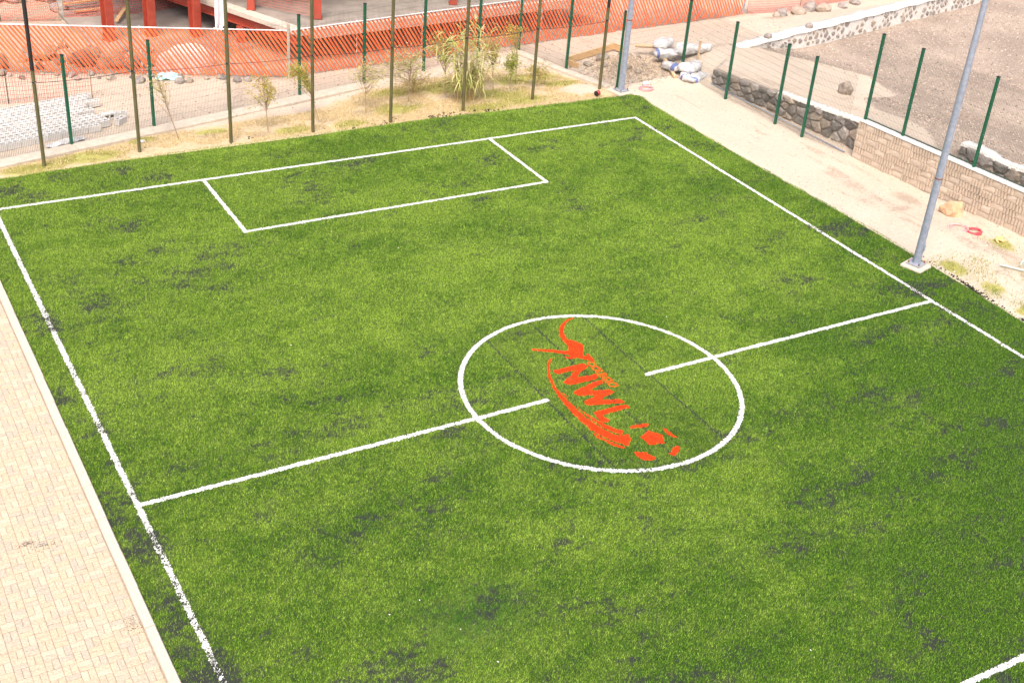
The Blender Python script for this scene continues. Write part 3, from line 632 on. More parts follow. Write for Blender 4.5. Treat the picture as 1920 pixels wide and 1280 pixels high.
# ------------------------------------------------------------------ tall net poles with cable
TP=[(-8.25,15.66),(-5.58,15.79),(-2.93,15.6),(-.37,15.57),(2.19,15.5),(4.85,15.68),(7.56,15.85),(10.33,15.97)]
TL=['first tall olive pole from the left, upper part black','second tall olive pole from the left edge','third tall olive pole from the left','fourth tall olive pole, in front of a leaning sapling','fifth tall olive pole, beside the airy pale sapling','sixth tall olive pole, in front of the reed clump','seventh tall olive pole, at the right of the planting strip','eighth tall olive pole, next to the far lamp post']
for i,((x,y),lb) in enumerate(zip(TP,TL)):
    z=float(hgt(x,y)); p_=thing('net_pole',lb,'pole',(x,y,z),0,'tall olive net poles')
    cut={0:2.75,7:2.85}.get(i,6.2)
    MB().tube([(0,0,-.2),(0,0,cut)],.052,12).build('tube',M['olive'],p_)
    if cut<6: MB().tube([(0,0,cut),(0,0,6.2)],.054,12).build('black_sleeve',M['black'],p_)
    for zz in (2.42,4.9):
        cl=MB().tube([(0,0,zz-.018),(0,0,zz+.018)],.057,10).build('clamp',M['black'],p_); MB().box((.02,-.068,zz),(.022,.02,.022)).build('bolt',M['steel_plate'],cl)
b=thing('steel_cable','thin dark cable strung between the tall olive poles','cable',(TP[0][0],TP[0][1],2.4))
for a_,c_ in zip(TP[:-1],TP[1:]):
    pts=[]
    for k in range(9):
        t=k/8; pts.append((a_[0]+t*(c_[0]-a_[0])-TP[0][0],a_[1]+t*(c_[1]-a_[1])-.065-TP[0][1],.02-.05*4*t*(1-t)))
    MB().tube(pts,.008,5).build('span',M['black'],b)

# ------------------------------------------------------------------ lamp posts
def lamp_post(loc,label,rz,H=9.0,r0=.105):
    p_=thing('lamp_post',label,'lamp post',loc,rz,'grey lamp posts')
    MB().bbox((0,0,.02),(.62,.62,.16),.04).build('footing',M['kerb'],p_)
    pl=MB().bbox((0,0,.125),(.40,.40,.03),.006).build('base_plate',M['steel_plate'],p_)
    for sx in (-1,1):
        for sy in (-1,1): MB().tube([(sx*.15,sy*.15,.1),(sx*.15,sy*.15,.2)],.018,6).build('bolt',M['rust'],pl)
    MB().tube([(0,0,.14),(0,0,2.55),(0,0,H)],[r0,r0*.93,r0*.62],14).build('pole',M['galv'],p_)
    MB().tube([(0,0,2.54),(0,0,2.575)],r0*.97,14).build('weld_seam',M['rust'],p_)
    MB().bbox((0,-r0-.008,.62),(.075,.03,.2),.006).build('hatch',M['galv'],p_)
    hd=MB(); hd.bbox((0,0,H+.02),(.9,.06,.06),.008); 
    arm=hd.build('crossarm',M['galv'],p_)
    for sx in (-.35,.35): MB().bbox((sx,.08,H+.16),(.34,.14,.24),.02).build('floodlight',M['steel_plate'],arm)
    return p_
lamp_post((10.98,1.56,0.0),'galvanised grey lamp post on the turf edge near the halfway line',.28)
lamp_post((10.85,15.42,0.0),'galvanised grey lamp post at the far corner of the turf',.15)

# ------------------------------------------------------------------ orange slatted barrier
C0=Vector((-10.4,24.58,0)); C1=Vector((.70,20.38,0)); C2=Vector((21.3,21.82,0))
bar=thing('slat_barrier','long orange barrier of diagonal plastic slats on chain link with white top rail','barrier',tuple(C1))
def H1(t): return 1.6
def H2(t): return 1.6+.28*t
SP=.148; DX=1.05
for (a_,c_,Hf) in ((C0,C1,H1),(C1,C2,H2)):
    u=(c_-a_); Ln=u.length; u=u.normalized(); nrm=Vector((-u.y,u.x,0)); s=-DX+.03; k=0
    while s<Ln:
        k+=1; H=Hf(max(0,min(1,s/Ln))); wv=random.uniform(-.018,.018); ww=random.uniform(.045,.057); hw=ww*.75; thk=.004
        pts=[]                                    # centre line in (along, height), clipped to the bay
        t0=max(0,(0-s)/DX); t1=min(1,(Ln-s)/DX); bot=random.uniform(.0,.06)
        if t1-t0>.04:
            vs=[];fs=[]; n=6
            for i in range(n+1):
                t=t0+(t1-t0)*i/n; al=s+DX*t+wv*math.sin(t*5+k); z=H-.03-(H-.03-bot)*t; off=.012*math.sin(t*9+k*1.7)
                for sg,oo in ((-1,0),(1,0),(1,thk),(-1,thk)):
                    q=a_+u*min(max(al+sg*hw,.0),Ln)+nrm*(off+oo-.02)+Vector((0,0,z)); vs.append(q-C1)
                if i:
                    for m_ in range(4): fs.append(((i-1)*4+m_,i*4+m_,i*4+(m_+1)%4,(i-1)*4+(m_+1)%4))
            fs+=[(0,1,2,3),(n*4+3,n*4+2,n*4+1,n*4)]
            MB().add(vs,fs).build('slat',M['orange'],bar)
        s+=SP*random.uniform(.96,1.04)
    # rail, posts, chain link
    MB().tube([a_-C1+Vector((0,0,Hf(0)))-nrm*.03,c_-C1+Vector((0,0,Hf(1)))-nrm*.03],.022,8).build('top_rail',M['rail'],bar)
    npst=int(Ln/2.3)
    for i in range(npst+1):
        q=a_-C1+u*(Ln*i/npst)+nrm*.05
        if (q).length>.4 and i<npst: MB().tube([q+Vector((0,0,-.1)),q+Vector((0,0,Hf(i/npst)+.02))],.022,8).build('post',M['rail'],bar)
    b=MB(); s=0
    while s<Ln+1.6:
        H=Hf(min(1,s/Ln)); p0=max(0,s-H); z1=H-max(0,s-Ln) if s>Ln else H; p1=min(s,Ln)
        q0=a_-C1+u*p0+Vector((0,0,max(.02,H-s) if s<H else .02)) ; z0=(0.02 if s>=H else H-s)
        q0=a_-C1+u*p0+Vector((0,0,z0)); q1=a_-C1+u*p1+Vector((0,0,z1-.02))
        if (q1-q0).length>.1: b.tube([q0,q1],.0022,3,False)
        s+=.085
    tag(b.build('chain_link',M['chain'],bar),kind='stuff')
MB().bbox((0,-.03,.9),(.085,.085,1.85),.01).build('corner_post',M['concrete'],bar)
q=C2-C1; MB().tube([(q.x,q.y,-.1),(q.x+.06,q.y,2.05)],.035,10).build('end_post',M['galv'],bar)

# ------------------------------------------------------------------ plastic nettings
def netting(name,label,P,h,m,vs=.07,hs=.11,wr=.006,sag=.08,lean=0,seed=1):
    r=random.Random(seed); org=(P[0][0],P[0][1],0); o=thing(name,label,'netting',org); b=MB()
    for a_,c_ in zip(P[:-1],P[1:]):
        a_=Vector((*a_[:2],float(hgt(a_[0],a_[1])))); c_=Vector((*c_[:2],float(hgt(c_[0],c_[1])))); d=c_-a_; L=math.hypot(d.x,d.y); n=int(L/vs); nr=Vector((-d.y,d.x,0)).normalized()
        top=lambda t:h-sag*4*t*(1-t)+.03*math.sin(t*9)
        for i in range(n+1):
            t=i/n; q=a_+d*t-Vector(org); w=.02*math.sin(i*.7); hh=top(t)
            b.tube([q,q+nr*(w+lean*.4)+Vector((0,0,hh*.5)),q+nr*(w*.5+lean)+Vector((0,0,hh))],wr,3,False)
        m_=int(h/hs)
        for j in range(m_+1):
            b.tube([a_-Vector(org)+d*(k/8)+nr*(.02*math.sin(k+j)+lean*j/m_)+Vector((0,0,top(k/8)*j/m_)) for k in range(9)],wr,3,False)
        for k in (0,1): 
            q=(a_ if k==0 else c_)-Vector(org); MB().tube([q,q+nr*lean+Vector((0,0,h+.08))],.014,6).build('stake',M['stem'],o)
    tag(b.build('net',m,o),kind='stuff'); return o
netting('netting','sagging red plastic netting behind the stack of concrete blocks',[(-10.2,20.9),(-8.2,20.75),(-5.75,20.5)],.95,M['net'],.085,.12,.0055,seed=2)
netting('netting','pinkish orange netting continuing beyond the right end of the slatted barrier',[(21.5,21.8),(24.2,21.6),(28.0,22.3),(34,23.4)],1.5,M['net_pink'],.06,.10,.008,seed=3)
netting('netting','drooping red netting on the far left in front of the rocky bank',[(-9.5,29.4),(-6.9,28.9),(-4.95,28.5)],.9,M['net_pink'],.07,.1,.008,.1,seed=4)
netting('netting','red netting stretched behind the first steel columns over the timber pile',[(-4.75,28.6),(-3.2,28.4),(-1.5,28.4),(.6,29.4)],.95,M['net'],.07,.1,.008,.1,seed=5)
netting('netting','pale red netting standing along the edge of the raised concrete deck',[(1.0,24.3)]+[(2.4,22.4)],0.0001+1.0,M['net_pink'],.06,.1,.005,.02,seed=6).location.z=1.32

# ------------------------------------------------------------------ steel building frame
bf=thing('building_frame','unfinished building with red steel columns, beams and bare concrete decks','building',(1.5,21.5,0))
bo=Vector((1.5,21.5,0))
def P2(x,y,z): return (x-bo.x,y-bo.y,z)
def h_col(x,y,z0,z1,rz,w=.30):
    b=MB(); c=P2(x,y,(z0+z1)/2); m=Matrix.Rotation(rz,3,'Z'); H=z1-z0
    for sg in (-1,1): b.box(Vector(c)+m@Vector((0,sg*w/2,0)),(w,.025,H),rz)
    b.box(c,(.02,w-.028,H),rz); o=b.build('column',M['steel_red'],bf)
    MB().box(P2(x,y,z0+.012),(w+.05,w+.08,.024),rz).build('base_plate',M['steel_red'],o); return o
def i_beam(a_,c_,zt,dep=.36,w=.2):
    a_=Vector(P2(*a_,0)); c_=Vector(P2(*c_,0)); rz=math.atan2((c_-a_).y,(c_-a_).x); L=(c_-a_).length; mid=(a_+c_)/2; b=MB()
    b.box((mid.x,mid.y,zt-.012),(L,w,.024),rz); b.box((mid.x,mid.y,zt-dep+.012),(L,w,.024),rz); b.box((mid.x,mid.y,zt-dep/2),(L,.016,dep-.05),rz); b.build('beam',M['steel_red'],bf)
ux=Vector((-.39,.921)); vx=Vector((.9976,.0695))
def kq(a_,c_): q=Vector((1.5,21.4))+vx*a_+ux*c_; return (q.x,q.y)
def deck(name,cs,z0,z1,m):
    n=len(cs); vs=[P2(*c,z0) for c in cs]+[P2(*c,z1) for c in cs]
    MB().add(vs,[tuple(range(n))[::-1],tuple(range(n,2*n))]+[(i,(i+1)%n,n+(i+1)%n,n+i) for i in range(n)]).build(name,m,bf)
DZ=1.2
deck('raised_deck',[kq(0.02,0.02),kq(13,.02),kq(13,13),kq(.02,13)],DZ-.13,DZ,M['slab'])
deck('deck_edge',[kq(-.16,-.12),kq(.30,-.12),kq(.30,13),kq(-.16,13)],DZ-.14,DZ+.02,M['slab_edge'])
i_beam(kq(.05,-.05),kq(.05,13),DZ-.142)
deck('deck_edge',[kq(.31,-.12),kq(13,-.12),kq(13,.10),kq(.31,.10)],DZ-.30,DZ+.015,M['slab_edge'])
deck('ground_slab',[(-4.7,24.5),(-.1,23.4),(13,27),(12,36),(-4.9,33.5)],-.1,.08,M['slab'])
for (x,y) in [(-3.9,25.6),(-2.42,25.7),(-.95,25.2)]: h_col(x,y,.08,4.6,.35)
x,y=kq(.05,3.0); h_col(x,y,.0,DZ-.51,-.4)
for (a_,c_) in [(.42,2.95),(1.55,1.1)]: x,y=kq(a_,c_); h_col(x,y,DZ+.025,4.6,-.4,.26)
x,y=kq(7,1.0); h_col(x,y,DZ+.02,4.6,-.4,.26)
deck('upper_deck',[(-4.6,25.0),(-.5,24.0),kq(.2,1.2),kq(13,1.2),kq(13,13),(-5.0,34.0)],4.6,4.75,M['slab'])
# hanging cloth, timber, lumber behind the barrier
def cloth(name,label,loc,mat_,H=1.9,w=.42):
    vs=[];fs=[];n=10;m=6
    for j in range(n+1):
        t=j/n; ww=w*(.25+.75*math.sin(min(1,t*1.25)*1.35))*(1 if t<.82 else 1-(t-.82)*3.6)
        for i in range(m+1): s=i/m-.5; vs.append((s*ww+.10*t*(t<.9),.06*math.sin(s*9+t*2)*(.4+t),H*(1-t)))
    for j in range(n):
        for i in range(m): k=j*(m+1)+i; fs.append((k,k+1,k+m+2,k+m+1))
    b=MB().add(vs,fs,True); b.add([(x+.004,y+.008,z) for x,y,z in vs],[f[::-1] for f in fs],True)
    t_=thing(name,label,'cloth',loc); b.build('sheet',mat_,t_); MB().tube([(.24,.05,-1.0),(.24,.05,H+.3)],.02,8).build('pole',M['galv'],t_)
cloth('hanging_cloth','grey white cloth hanging from a pole before the dark deck',(-.86,22.75,1.0),M['cloth'],1.5,.44)
for k,(p,q,w) in enumerate([((-3.2,27.3,.2),(-2.45,28.7,.3),.14),((-4.6,29.3,.35),(-2.9,29.6,.35),.12),((-4.5,29.6,.5),(-3.0,29.9,.5),.12),((-4.6,30.0,.65),(-2.9,30.3,.65),.12),((-4.3,28.9,.15),(-3.0,29.0,.2),.10)]):
    d=Vector(q)-Vector(p); b=MB(); b.bbox((0,0,0),(d.length,w,.06),.006,0,d.to_track_quat('X','Z').to_matrix()); mid=(Vector(p)+Vector(q))/2
    o=b.build('timber_plank',M['wood']); o.location=mid
    tag(o,['orange brown plank leaning beside the first steel column on the slab','lowest plank of the timber pile behind the red netting','second plank of the timber pile behind the red netting','topmost plank of the timber pile behind the red netting','loose short plank in front of the timber pile'][k],'plank','timber planks')

# ------------------------------------------------------------------ rocks, heaps, loose stones
def rock_mesh(name,r,seed,flat=.7,sub=2,rough=.28):
    import bmesh
    bm_=bmesh.new(); bmesh.ops.create_icosphere(bm_,subdivisions=sub,radius=1); q=random.Random(seed); off=Vector((q.uniform(0,50),q.uniform(0,50),q.uniform(0,50)))
    from mathutils import noise as mn
    planes=[Vector((q.gauss(0,1),q.gauss(0,1),q.gauss(0,1))).normalized() for _ in range(9)]
    for v in bm_.verts:
        p=v.co.copy(); s=1+rough*mn.noise(p*1.3+off)+rough*.5*mn.noise(p*3.1+off)
        for pl in planes:
            d=p.dot(pl)
            if d>.72: s*=.72/d*.4+.6
        v.co=Vector((p.x*s,p.y*s,p.z*s*flat))*r
    me=bpy.data.meshes.new(name); bm_.to_mesh(me); bm_.free(); return me
RM=[rock_mesh('rock',1,k,.75) for k in range(6)]
for me in RM: me.materials.append(M['stone_light'])
RMt=[m_.copy() for m_ in RM]
for me in RMt: me.materials.clear(); me.materials.append(M['stone_tan'])
RMd=[m_.copy() for m_ in RM]
for me in RMd: me.materials.clear(); me.materials.append(M['stone'])
def rock(x,y,r,label,group=None,ms=RM,dz=.35,name='rock'):
    o=link(bpy.data.objects.new(name,random.choice(ms))); o.scale=(r*random.uniform(.85,1.25),r*random.uniform(.8,1.1),r*random.uniform(.75,1.1)); o.rotation_euler=(random.uniform(-.3,.3),random.uniform(-.3,.3),random.uniform(0,6.3))
    o.location=(x,y,float(hgt(x,y))+r*dz); tag(o,label,'rock',group); return o
me=rock_mesh('boulder',1,79,.85,2,.45); me.materials.append(M['boulder'])
o=link(bpy.data.objects.new('boulder',me)); o.location=(14.55,3.72,.14); o.scale=(.30,.36,.36); o.rotation_euler=(.1,.2,.5); tag(o,'orange tan boulder lying at the foot of the beige block wall','rock')
me=rock_mesh('boulder',1,78,.9,3,.35); me.materials.append(M['stone_tan'])
o=link(bpy.data.objects.new('boulder',me)); o.location=(17.2,11.3,float(hgt(17.2,11.3))+.15); o.scale=(.22,.26,.32); tag(o,'brown jagged rock standing alone on the sandy terrace behind the fence','rock')
# rubble along the foot of the barrier (left run) and behind it
u=(C1-C0).normalized()
G1=[];G2=[];G3=[];G4=[];G5=[]
for k in range(34):
    s=random.uniform(.2,11.0); q=C0+u*s+Vector((-u.y,u.x,0))*random.uniform(-.75,-.12)
    G1.append(rock(q.x,q.y,random.uniform(.07,.2),'stone','stones at the barrier foot',random.choice((RM,RM,RMt,RMd))))
for k in range(46):
    s=random.uniform(0,9.2); q=C0+u*s+Vector((-u.y,u.x,0))*random.uniform(.25,1.8)
    G2.append(rock(q.x,q.y,random.uniform(.14,.42),'rock','rocks behind the barrier',random.choice((RMt,RMt,RMd)),dz=random.uniform(.2,.9)))
for k in range(22):
    G3.append(rock(random.uniform(-9,-4.6),random.uniform(29.6,33),random.uniform(.15,.45),'rock','rocks on the far bank',random.choice((RM,RMt))))
for k,(x,y,r) in enumerate([(23.0,21.3,.28),(23.8,21.2,.34),(24.7,21.5,.38),(25.1,21.1,.33),(26.5,21.4,.26),(22.6,21.2,.18),(27.5,21.7,.25)]):
    G4.append(rock(x,y,r,'stone','stones below the pink netting',(RM,RMt)[k%2]))
for k,(x,y,r,lb) in enumerate([(19.0,17.55,.17,'small grey stone on top of the whitewashed wall, left one'),(21.6,18.12,.20,'small grey stone on top of the whitewashed wall, right one')]): rock(x,y,r,lb,None,RM,.35).location.z=.6
for k,(x,y,r) in enumerate([(11.25,18.15,.16),(12.0,18.35,.26),(12.75,18.25,.19),(13.25,18.5,.15),(11.6,17.55,.13),(12.2,16.95,.12),(12.4,16.65,.14),(11.9,17.25,.1),(13.1,17.7,.12),(12.9,17.0,.09)]):
    G5.append(rock(x,y,r,'rock','rocks in the rubble heap',RMt))
by_place(G1,'rough stone along the foot of the orange barrier'); by_place(G2,'brown rock heaped behind the orange barrier'); by_place(G3,'grey rock on the far left bank'); by_place(G4,'pale broken stone below the pinkish netting'); by_place(G5,'pale rock in the rubble heap by the far lamp post')
def scatter(name,n,fx,rmin,rmax,cols,label=None,cat=None,parent=None):
    x,y=fx(n); n=len(x); r=rng.uniform(rmin,rmax,n)*rng.uniform(.6,1.3,n); z=hgt(x,y)+r*.25
    O=np.array([(1,0,0),(0,1,0),(-1,0,0),(0,-1,0),(0,0,.75),(0,0,-.75)]); Ff=np.array([(0,1,4),(1,2,4),(2,3,4),(3,0,4)])
    V=np.empty((n,5,3)); an=rng.uniform(0,6.28,n)
    for i in range(5):
        ox,oy,oz=O[i]; j=1+rng.normal(0,.25,n)
        V[:,i,0]=x+(ox*np.cos(an)-oy*np.sin(an))*r*j*1.2; V[:,i,1]=y+(ox*np.sin(an)+oy*np.cos(an))*r*j*.9; V[:,i,2]=z+(oz*r*j if oz else -r*.3)
    F=(np.arange(n)[:,None,None]*5+Ff[None]).reshape(-1,3); c=np.array(cols)[rng.integers(len(cols),size=n)]*rng.uniform(.75,1.2,(n,1))
    o=np_mesh(name,V.reshape(-1,3),F,M['pebble'],col=np.repeat(c,5,axis=0)); tag(o,label,cat,kind='stuff'); return o
g2=lambda cx,cy,sx,sy:(lambda n:(rng.normal(cx,sx,n),rng.normal(cy,sy,n)))
scatter('rubble_gravel',5200,g2(12.55,17.35,.75,.55),.015,.05,[(.50,.385,.28),(.42,.32,.235),(.58,.465,.35),(.34,.26,.20)],'pinkish brown gravel heap beside the far lamp post','gravel')
def terr_pts(n):
    x=rng.uniform(15.6,36,n); y=rng.uniform(-1,20.5,n); k=(y<17.05+(x-17.2)*.2163-.1)&(x>np.interp(y,[-5,5.6,7.3,9.3,11.1,12.3,14.5,15.9,17.0,18],[15.9,15.9,16.9,16.9,18.2,21.0,21.7,20.6,18.6,18.2])+rng.normal(0,.5,n)); return x[k],y[k]
scatter('field_gravel',52000,terr_pts,.010,.034,[(.28,.22,.175),(.19,.145,.12),(.40,.325,.265),(.33,.265,.215),(.50,.42,.35)],'loose brown gravel and chips on the terrace field','gravel')
def sand_pts(n):
    x=rng.uniform(11.6,15.2,n); y=rng.uniform(-2,17,n); k=x<xwall(y)-.05; return x[k],y[k]
scatter('sand_pebbles',2600,sand_pts,.006,.022,[(.42,.33,.25),(.55,.45,.35),(.3,.24,.19),(.65,.56,.46)],'small pebbles strewn on the sand strip','pebbles')
def road_pts(n):
    x=rng.uniform(-12,22,n); y=rng.uniform(17,21,n); k=(y>17.6+.2*x*(x<9))&((x>10.5)|(x<9)); return x[k],y[k]
scatter('road_pebbles',3000,road_pts,.008,.035,[(.45,.36,.28),(.58,.48,.39),(.34,.27,.22)],'small stones strewn on the dirt road behind the fence','pebbles')
def edge_pts(n):
    x=np.concatenate([rng.normal(3.2,.7,n//2),rng.normal(4.5,1.2,n//4),rng.uniform(-3,7,n//4)]); y=turf_top(x)+np.abs(rng.normal(0,.2,len(x)))+.02; k=fbm(x*1.2,y*2,120,3)>.52; return x[k],y[k]
scatter('rubber_crumbs',300,edge_pts,.014,.04,[(.015,.015,.016)],'black rubber crumbs spilled on the dry grass along the turf edge','rubber crumb')
def base_pts(n):
    x=rng.uniform(-1.5,14.5,n); y=rng.uniform(21.2,21.9,n)+np.clip((.6-x)*.4,0,9); return x,y
def pave_pts(n):
    x=np.concatenate([rng.normal(-11.98,.07,n//3),rng.normal(-11.72,.16,n//3),rng.normal(-10.9,.06,n//3)]); y=np.concatenate([rng.normal(-.28,.035,n//3),rng.normal(-.46,.07,n//3),rng.normal(-2.95,.16,n//3)]); return x,y
o=scatter('rubber_crumbs',420,pave_pts,.004,.009,[(.06,.055,.055)],'dark rubber crumbs spilled on the paved walk','rubber crumb'); o.location.z=.15
def side_pts(n):
    y=np.concatenate([rng.normal(.1,.25,n//2),rng.uniform(-2,2,n//2)]); x=turf_right(y)+np.abs(rng.normal(0,.06,len(y))); return x,y
scatter('rubber_crumbs',240,side_pts,.012,.035,[(.015,.015,.016)],'black rubber clods at the torn turf edge beside the near lamp post','rubber crumb')
G6=[]
for k,(x,y) in enumerate([(-1.3,7.5),(-6.5,-4.4),(-7.1,-4.5),(-6.2,-5.3),(-6.0,-6.2),(3.1,1.9),(-1.2,-8.2),(-5.5,4.1),(6.4,3.6)]):
    b=MB().add([(-.018,-.006,.035),(.016,-.011,.038),(.02,.006,.045),(0,.012,.035),(-.018,.006,.04),(0,0,.05)],[(0,1,5),(1,2,5),(2,3,5),(3,4,5),(4,0,5),(4,3,2,1,0)]); o=b.build('paper_scrap',M['cap']); o.location=(x,y,0); o.rotation_euler=(0,0,k*1.3); tag(o,'scrap','litter','white scraps on the turf'); G6.append(o)
by_place(G6,'tiny white paper scrap lying on the turf')
# lime heap and cyan sack behind / before the barrier
o=link(bpy.data.objects.new('lime_heap',rock_mesh('lime_heap',1,91,.9,4,.14))); o.data.materials.append(M['lime']); o.data.polygons.foreach_set('use_smooth',[True]*len(o.data.polygons)); o.location=(-2.2,22.35,-.12); o.scale=(1.15,.8,1.05); tag(o,'white heap of lime seen through the orange slats','heap')
b=MB(); n=10; vs=[]; fs=[]
for j in range(n+1):
    for i in range(n+1):
        s,t=i/n-.5,j/n-.5; vs.append((s*.85,t*.5,.16*math.cos(s*2.6)*math.cos(t*2.8)+.05*math.sin(s*13+t*7)*math.cos(t*11)-.01))
for j in range(n):
    for i in range(n): k=j*(n+1)+i; fs.append((k,k+1,k+n+2,k+n+1))
o=b.add(vs,fs,True).build('plastic_sheet',M['cyan']); o.location=(-3.05,21.45,.04); o.rotation_euler=(0,0,-.3); tag(o,'crumpled cyan plastic sheet on the road at the barrier foot','plastic sheet')

# ------------------------------------------------------------------ hollow concrete blocks
def hollow_block():
    b=MB(); lx,ly,h=.39,.19,.19; hx,hy=.13,.10; xs=[-lx/2,-.10-hx/2+.005,-.10+hx/2+.005,.10-hx/2-.005,.10+hx/2-.005,lx/2]; ys=[-ly/2,-hy/2,hy/2,ly/2]
    vs=[(x,y,h) for y in ys for x in xs]; fs=[]
    for j in range(3):
        for i in range(5):
            if j==1 and i in (1,3): continue
            k=j*6+i; fs.append((k,k+1,k+7,k+6))
    b.add(vs,fs)
    b.add([(-lx/2,-ly/2,0),(lx/2,-ly/2,0),(lx/2,ly/2,0),(-lx/2,ly/2,0),(-lx/2,-ly/2,h),(lx/2,-ly/2,h),(lx/2,ly/2,h),(-lx/2,ly/2,h)],[(0,1,5,4),(1,2,6,5),(2,3,7,6),(3,0,4,7)])
    for i in (1,3):
        x0,x1,y0,y1=xs[i],xs[i+1],ys[1],ys[2]; b.add([(x0,y0,.01),(x1,y0,.01),(x1,y1,.01),(x0,y1,.01),(x0,y0,h),(x1,y0,h),(x1,y1,h),(x0,y1,h)],[(4,5,1,0),(5,6,2,1),(6,7,3,2),(7,4,0,3),(0,1,2,3)])
    return b
hb=None; e1=Vector((math.cos(.215),math.sin(.215))); e2=Vector((-e1.y,e1.x)); O_=Vector((-9.15,17.12))
def put_block(x,y,z,rz,label,group='hollow concrete blocks',rx=0):
    global hb
    if hb is None: o=hollow_block().build('hollow_block',M['cinder']); hb=o.data
    else: o=link(bpy.data.objects.new('hollow_block',hb))
    o.location=(x,y,z); o.rotation_euler=(rx,0,rz); tag(o,label,'concrete block',group)
for j in range(13):
    n_=[8,9,9,9,9,8,9,8,8,8,7,7,7][j]; st=[0,0,0,0,-.2,-.2,0,.2,.35,.5,.6,.75,.9][j]
    for i in range(n_+1):
        s=st+i*.402+rng.normal(0,.004)+(-.4 if j<9 else 0); q=O_+e1*s+e2*(j*.205+rng.normal(0,.004)); 
        put_block(q.x,q.y,.01+.19*(j>3 and i<n_-1)*0+float(rng.normal(0,.004))+.002*j*0,.215+rng.normal(0,.012),f'grey hollow block in the flat stack, {nth(j+1)} row from the front, {nth(i+1)} from the left')
for (s,t,lb) in [(3.75,.15,'loose hollow block just off the right side of the block stack'),(3.95,.55,'hollow block at the right end of the stack, slightly turned')]:
    q=O_+e1*s+e2*t; put_block(q.x,q.y,.01,.215+(.5 if t<.3 else -.25),lb)
q=O_+e1*3.62+e2*.75; put_block(q.x,q.y+.02,.1,.215,'hollow block tipped upright at the right end of the stack',rx=R(90))
b=MB(); vs=[];fs=[]
for j in range(5):
    for i in range(13): s,t=i/12-.5,j/4-.5; vs.append((s*1.2*(1-.2*abs(t)),t*.28,.10*math.cos(s*3)*math.cos(t*3)+.015*math.sin(s*21+j)))
for j in range(4):
    for i in range(12): k=j*13+i; fs.append((k,k+1,k+14,k+13))
o=b.add(vs,fs,True).build('plastic_sheet',M['sack']); o.location=(-7.35,17.05,.06); o.rotation_euler=(0,0,.3); tag(o,'white plastic sheet lying against the front of the block stack','plastic sheet')

# ------------------------------------------------------------------ sacks, logs, boards, small litter on the right
def sack(loc,rz,L,W,H,label,seed,blue=(.25,.4),rx=0):
    from mathutils import noise as mn
    r=random.Random(seed); n=20; m=20; t_=thing('cement_sack',label,'sack',loc,rz,'white sacks by the fence corner'); vs=[];fs=[]
    for i in range(n+1):
        t=i/n*2-1; k=max(.10,(1-abs(t)**3.2))**.5
        for j in range(m):
            a_=2*math.pi*j/m; 
            ca,sa=math.cos(a_),math.sin(a_); sq=(abs(ca)**3.2+abs(sa)**3.2)**(-1/3.2)
            q=Vector((t*2.2,ca*1.6,sa*1.6))+Vector((seed*7,seed*3,0)); w=sq*(1+.20*mn.noise(q)+.16*abs(mn.noise(q*2.3))+.10*mn.noise(q*5))*.9
            vs.append((t*L/2*(1+.06*mn.noise(q*1.5)),ca*W/2*max(k,.55)*w,H/2+sa*H/2*k**1.2*w+.05*mn.noise(q*.8)))
    body=[];blu=[]
    for i in range(n):
        for j in range(m):
            f=(i*m+j,i*m+(j+1)%m,(i+1)*m+(j+1)%m,(i+1)*m+j); (blu if blue[0]<(i+.5)/n<blue[1] else body).append(f)
    body+=[tuple(range(m))[::-1],tuple(range(n*m,n*m+m))]
    MB().add(vs,body,True).build('bag',M['sack'],t_)
    if blu:
        us_=sorted({i for f in blu for i in f}); mp={v:i for i,v in enumerate(us_)}; MB().add([vs[i] for i in us_],[tuple(mp[i] for i in f) for f in blu],True).build('printed_band',M['sack_blue'],t_)
sack((14.25,15.52,.02),.35,1.1,.5,.28,'white sack with blue band lying in front, nearest the grey pipe',1,(.08,.2))
sack((13.82,15.72,.03),1.2,.6,.36,.26,'small blue and white sack squeezed beside the front sack',2,(.3,.55))
sack((14.45,16.05,.22),.9,.7,.46,.34,'bulging white sack behind the front sack by the stone wall end',3,(2,3))
sack((14.05,15.95,.2),2.2,.75,.5,.36,'dirty white sack crumpled in the middle of the pile',4,(2,3))
sack((13.75,16.55,.12),1.9,.75,.4,.30,'white sack with dark blue label leaning beside the corner fence post',5,(.15,.36))
sack((14.05,17.35,.28),-.3,.9,.46,.36,'large white sack with blue lettering at the top of the log',6,(.1,.22))
sack((14.9,17.3,.36),.2,1.0,.6,.42,'large plain white sack behind the fence post',7,(2,3))
sack((15.6,17.2,.42),.15,.9,.4,.30,'long flat white sack lying farthest right in the pile',8,(2,3))
sack((14.55,18.2,.36),.5,1.2,.6,.34,'grey white heap of folded sacks at the back of the pile',9,(2,3))
def logp(p,q,r,label):
    d=Vector(q)-Vector(p); b=MB(); b.tube([(0,0,0),d*.5+Vector((0,0,.01)),d],[r,r*1.05,r*.92],9); o=b.build('log',M['log']); o.location=p; tag(o,label,'log')
logp((14.25,18.15,.42),(13.55,15.95,.08),.075,'long bare log sloping down towards the fence corner')
logp((13.7,18.75,.36),(14.15,18.15,.45),.07,'short bare log lying behind the rubble heap')
MB_=MB().bbox((0,0,.35),(.09,.05,.75),.006); o=MB_.build('wooden_stake',M['log']); o.location=(15.1,16.75,.3); tag(o,'upright wooden stake between the white sacks','stake')
fr=thing('timber_form','low open timber frame around the rubble heap','timber frame',(12.0,18.9,0),math.atan2(.81,2.5))
for c,d,rz in (((-.1,.15,.16),(2.75,.05,.24),0),((1.28,-.12,.18),(.05,.5,.24),.0),((-1.45,-.15,.12),(.05,.55,.2),0)): MB().bbox(c,d,.006,rz).build('board',M['wood'],fr)
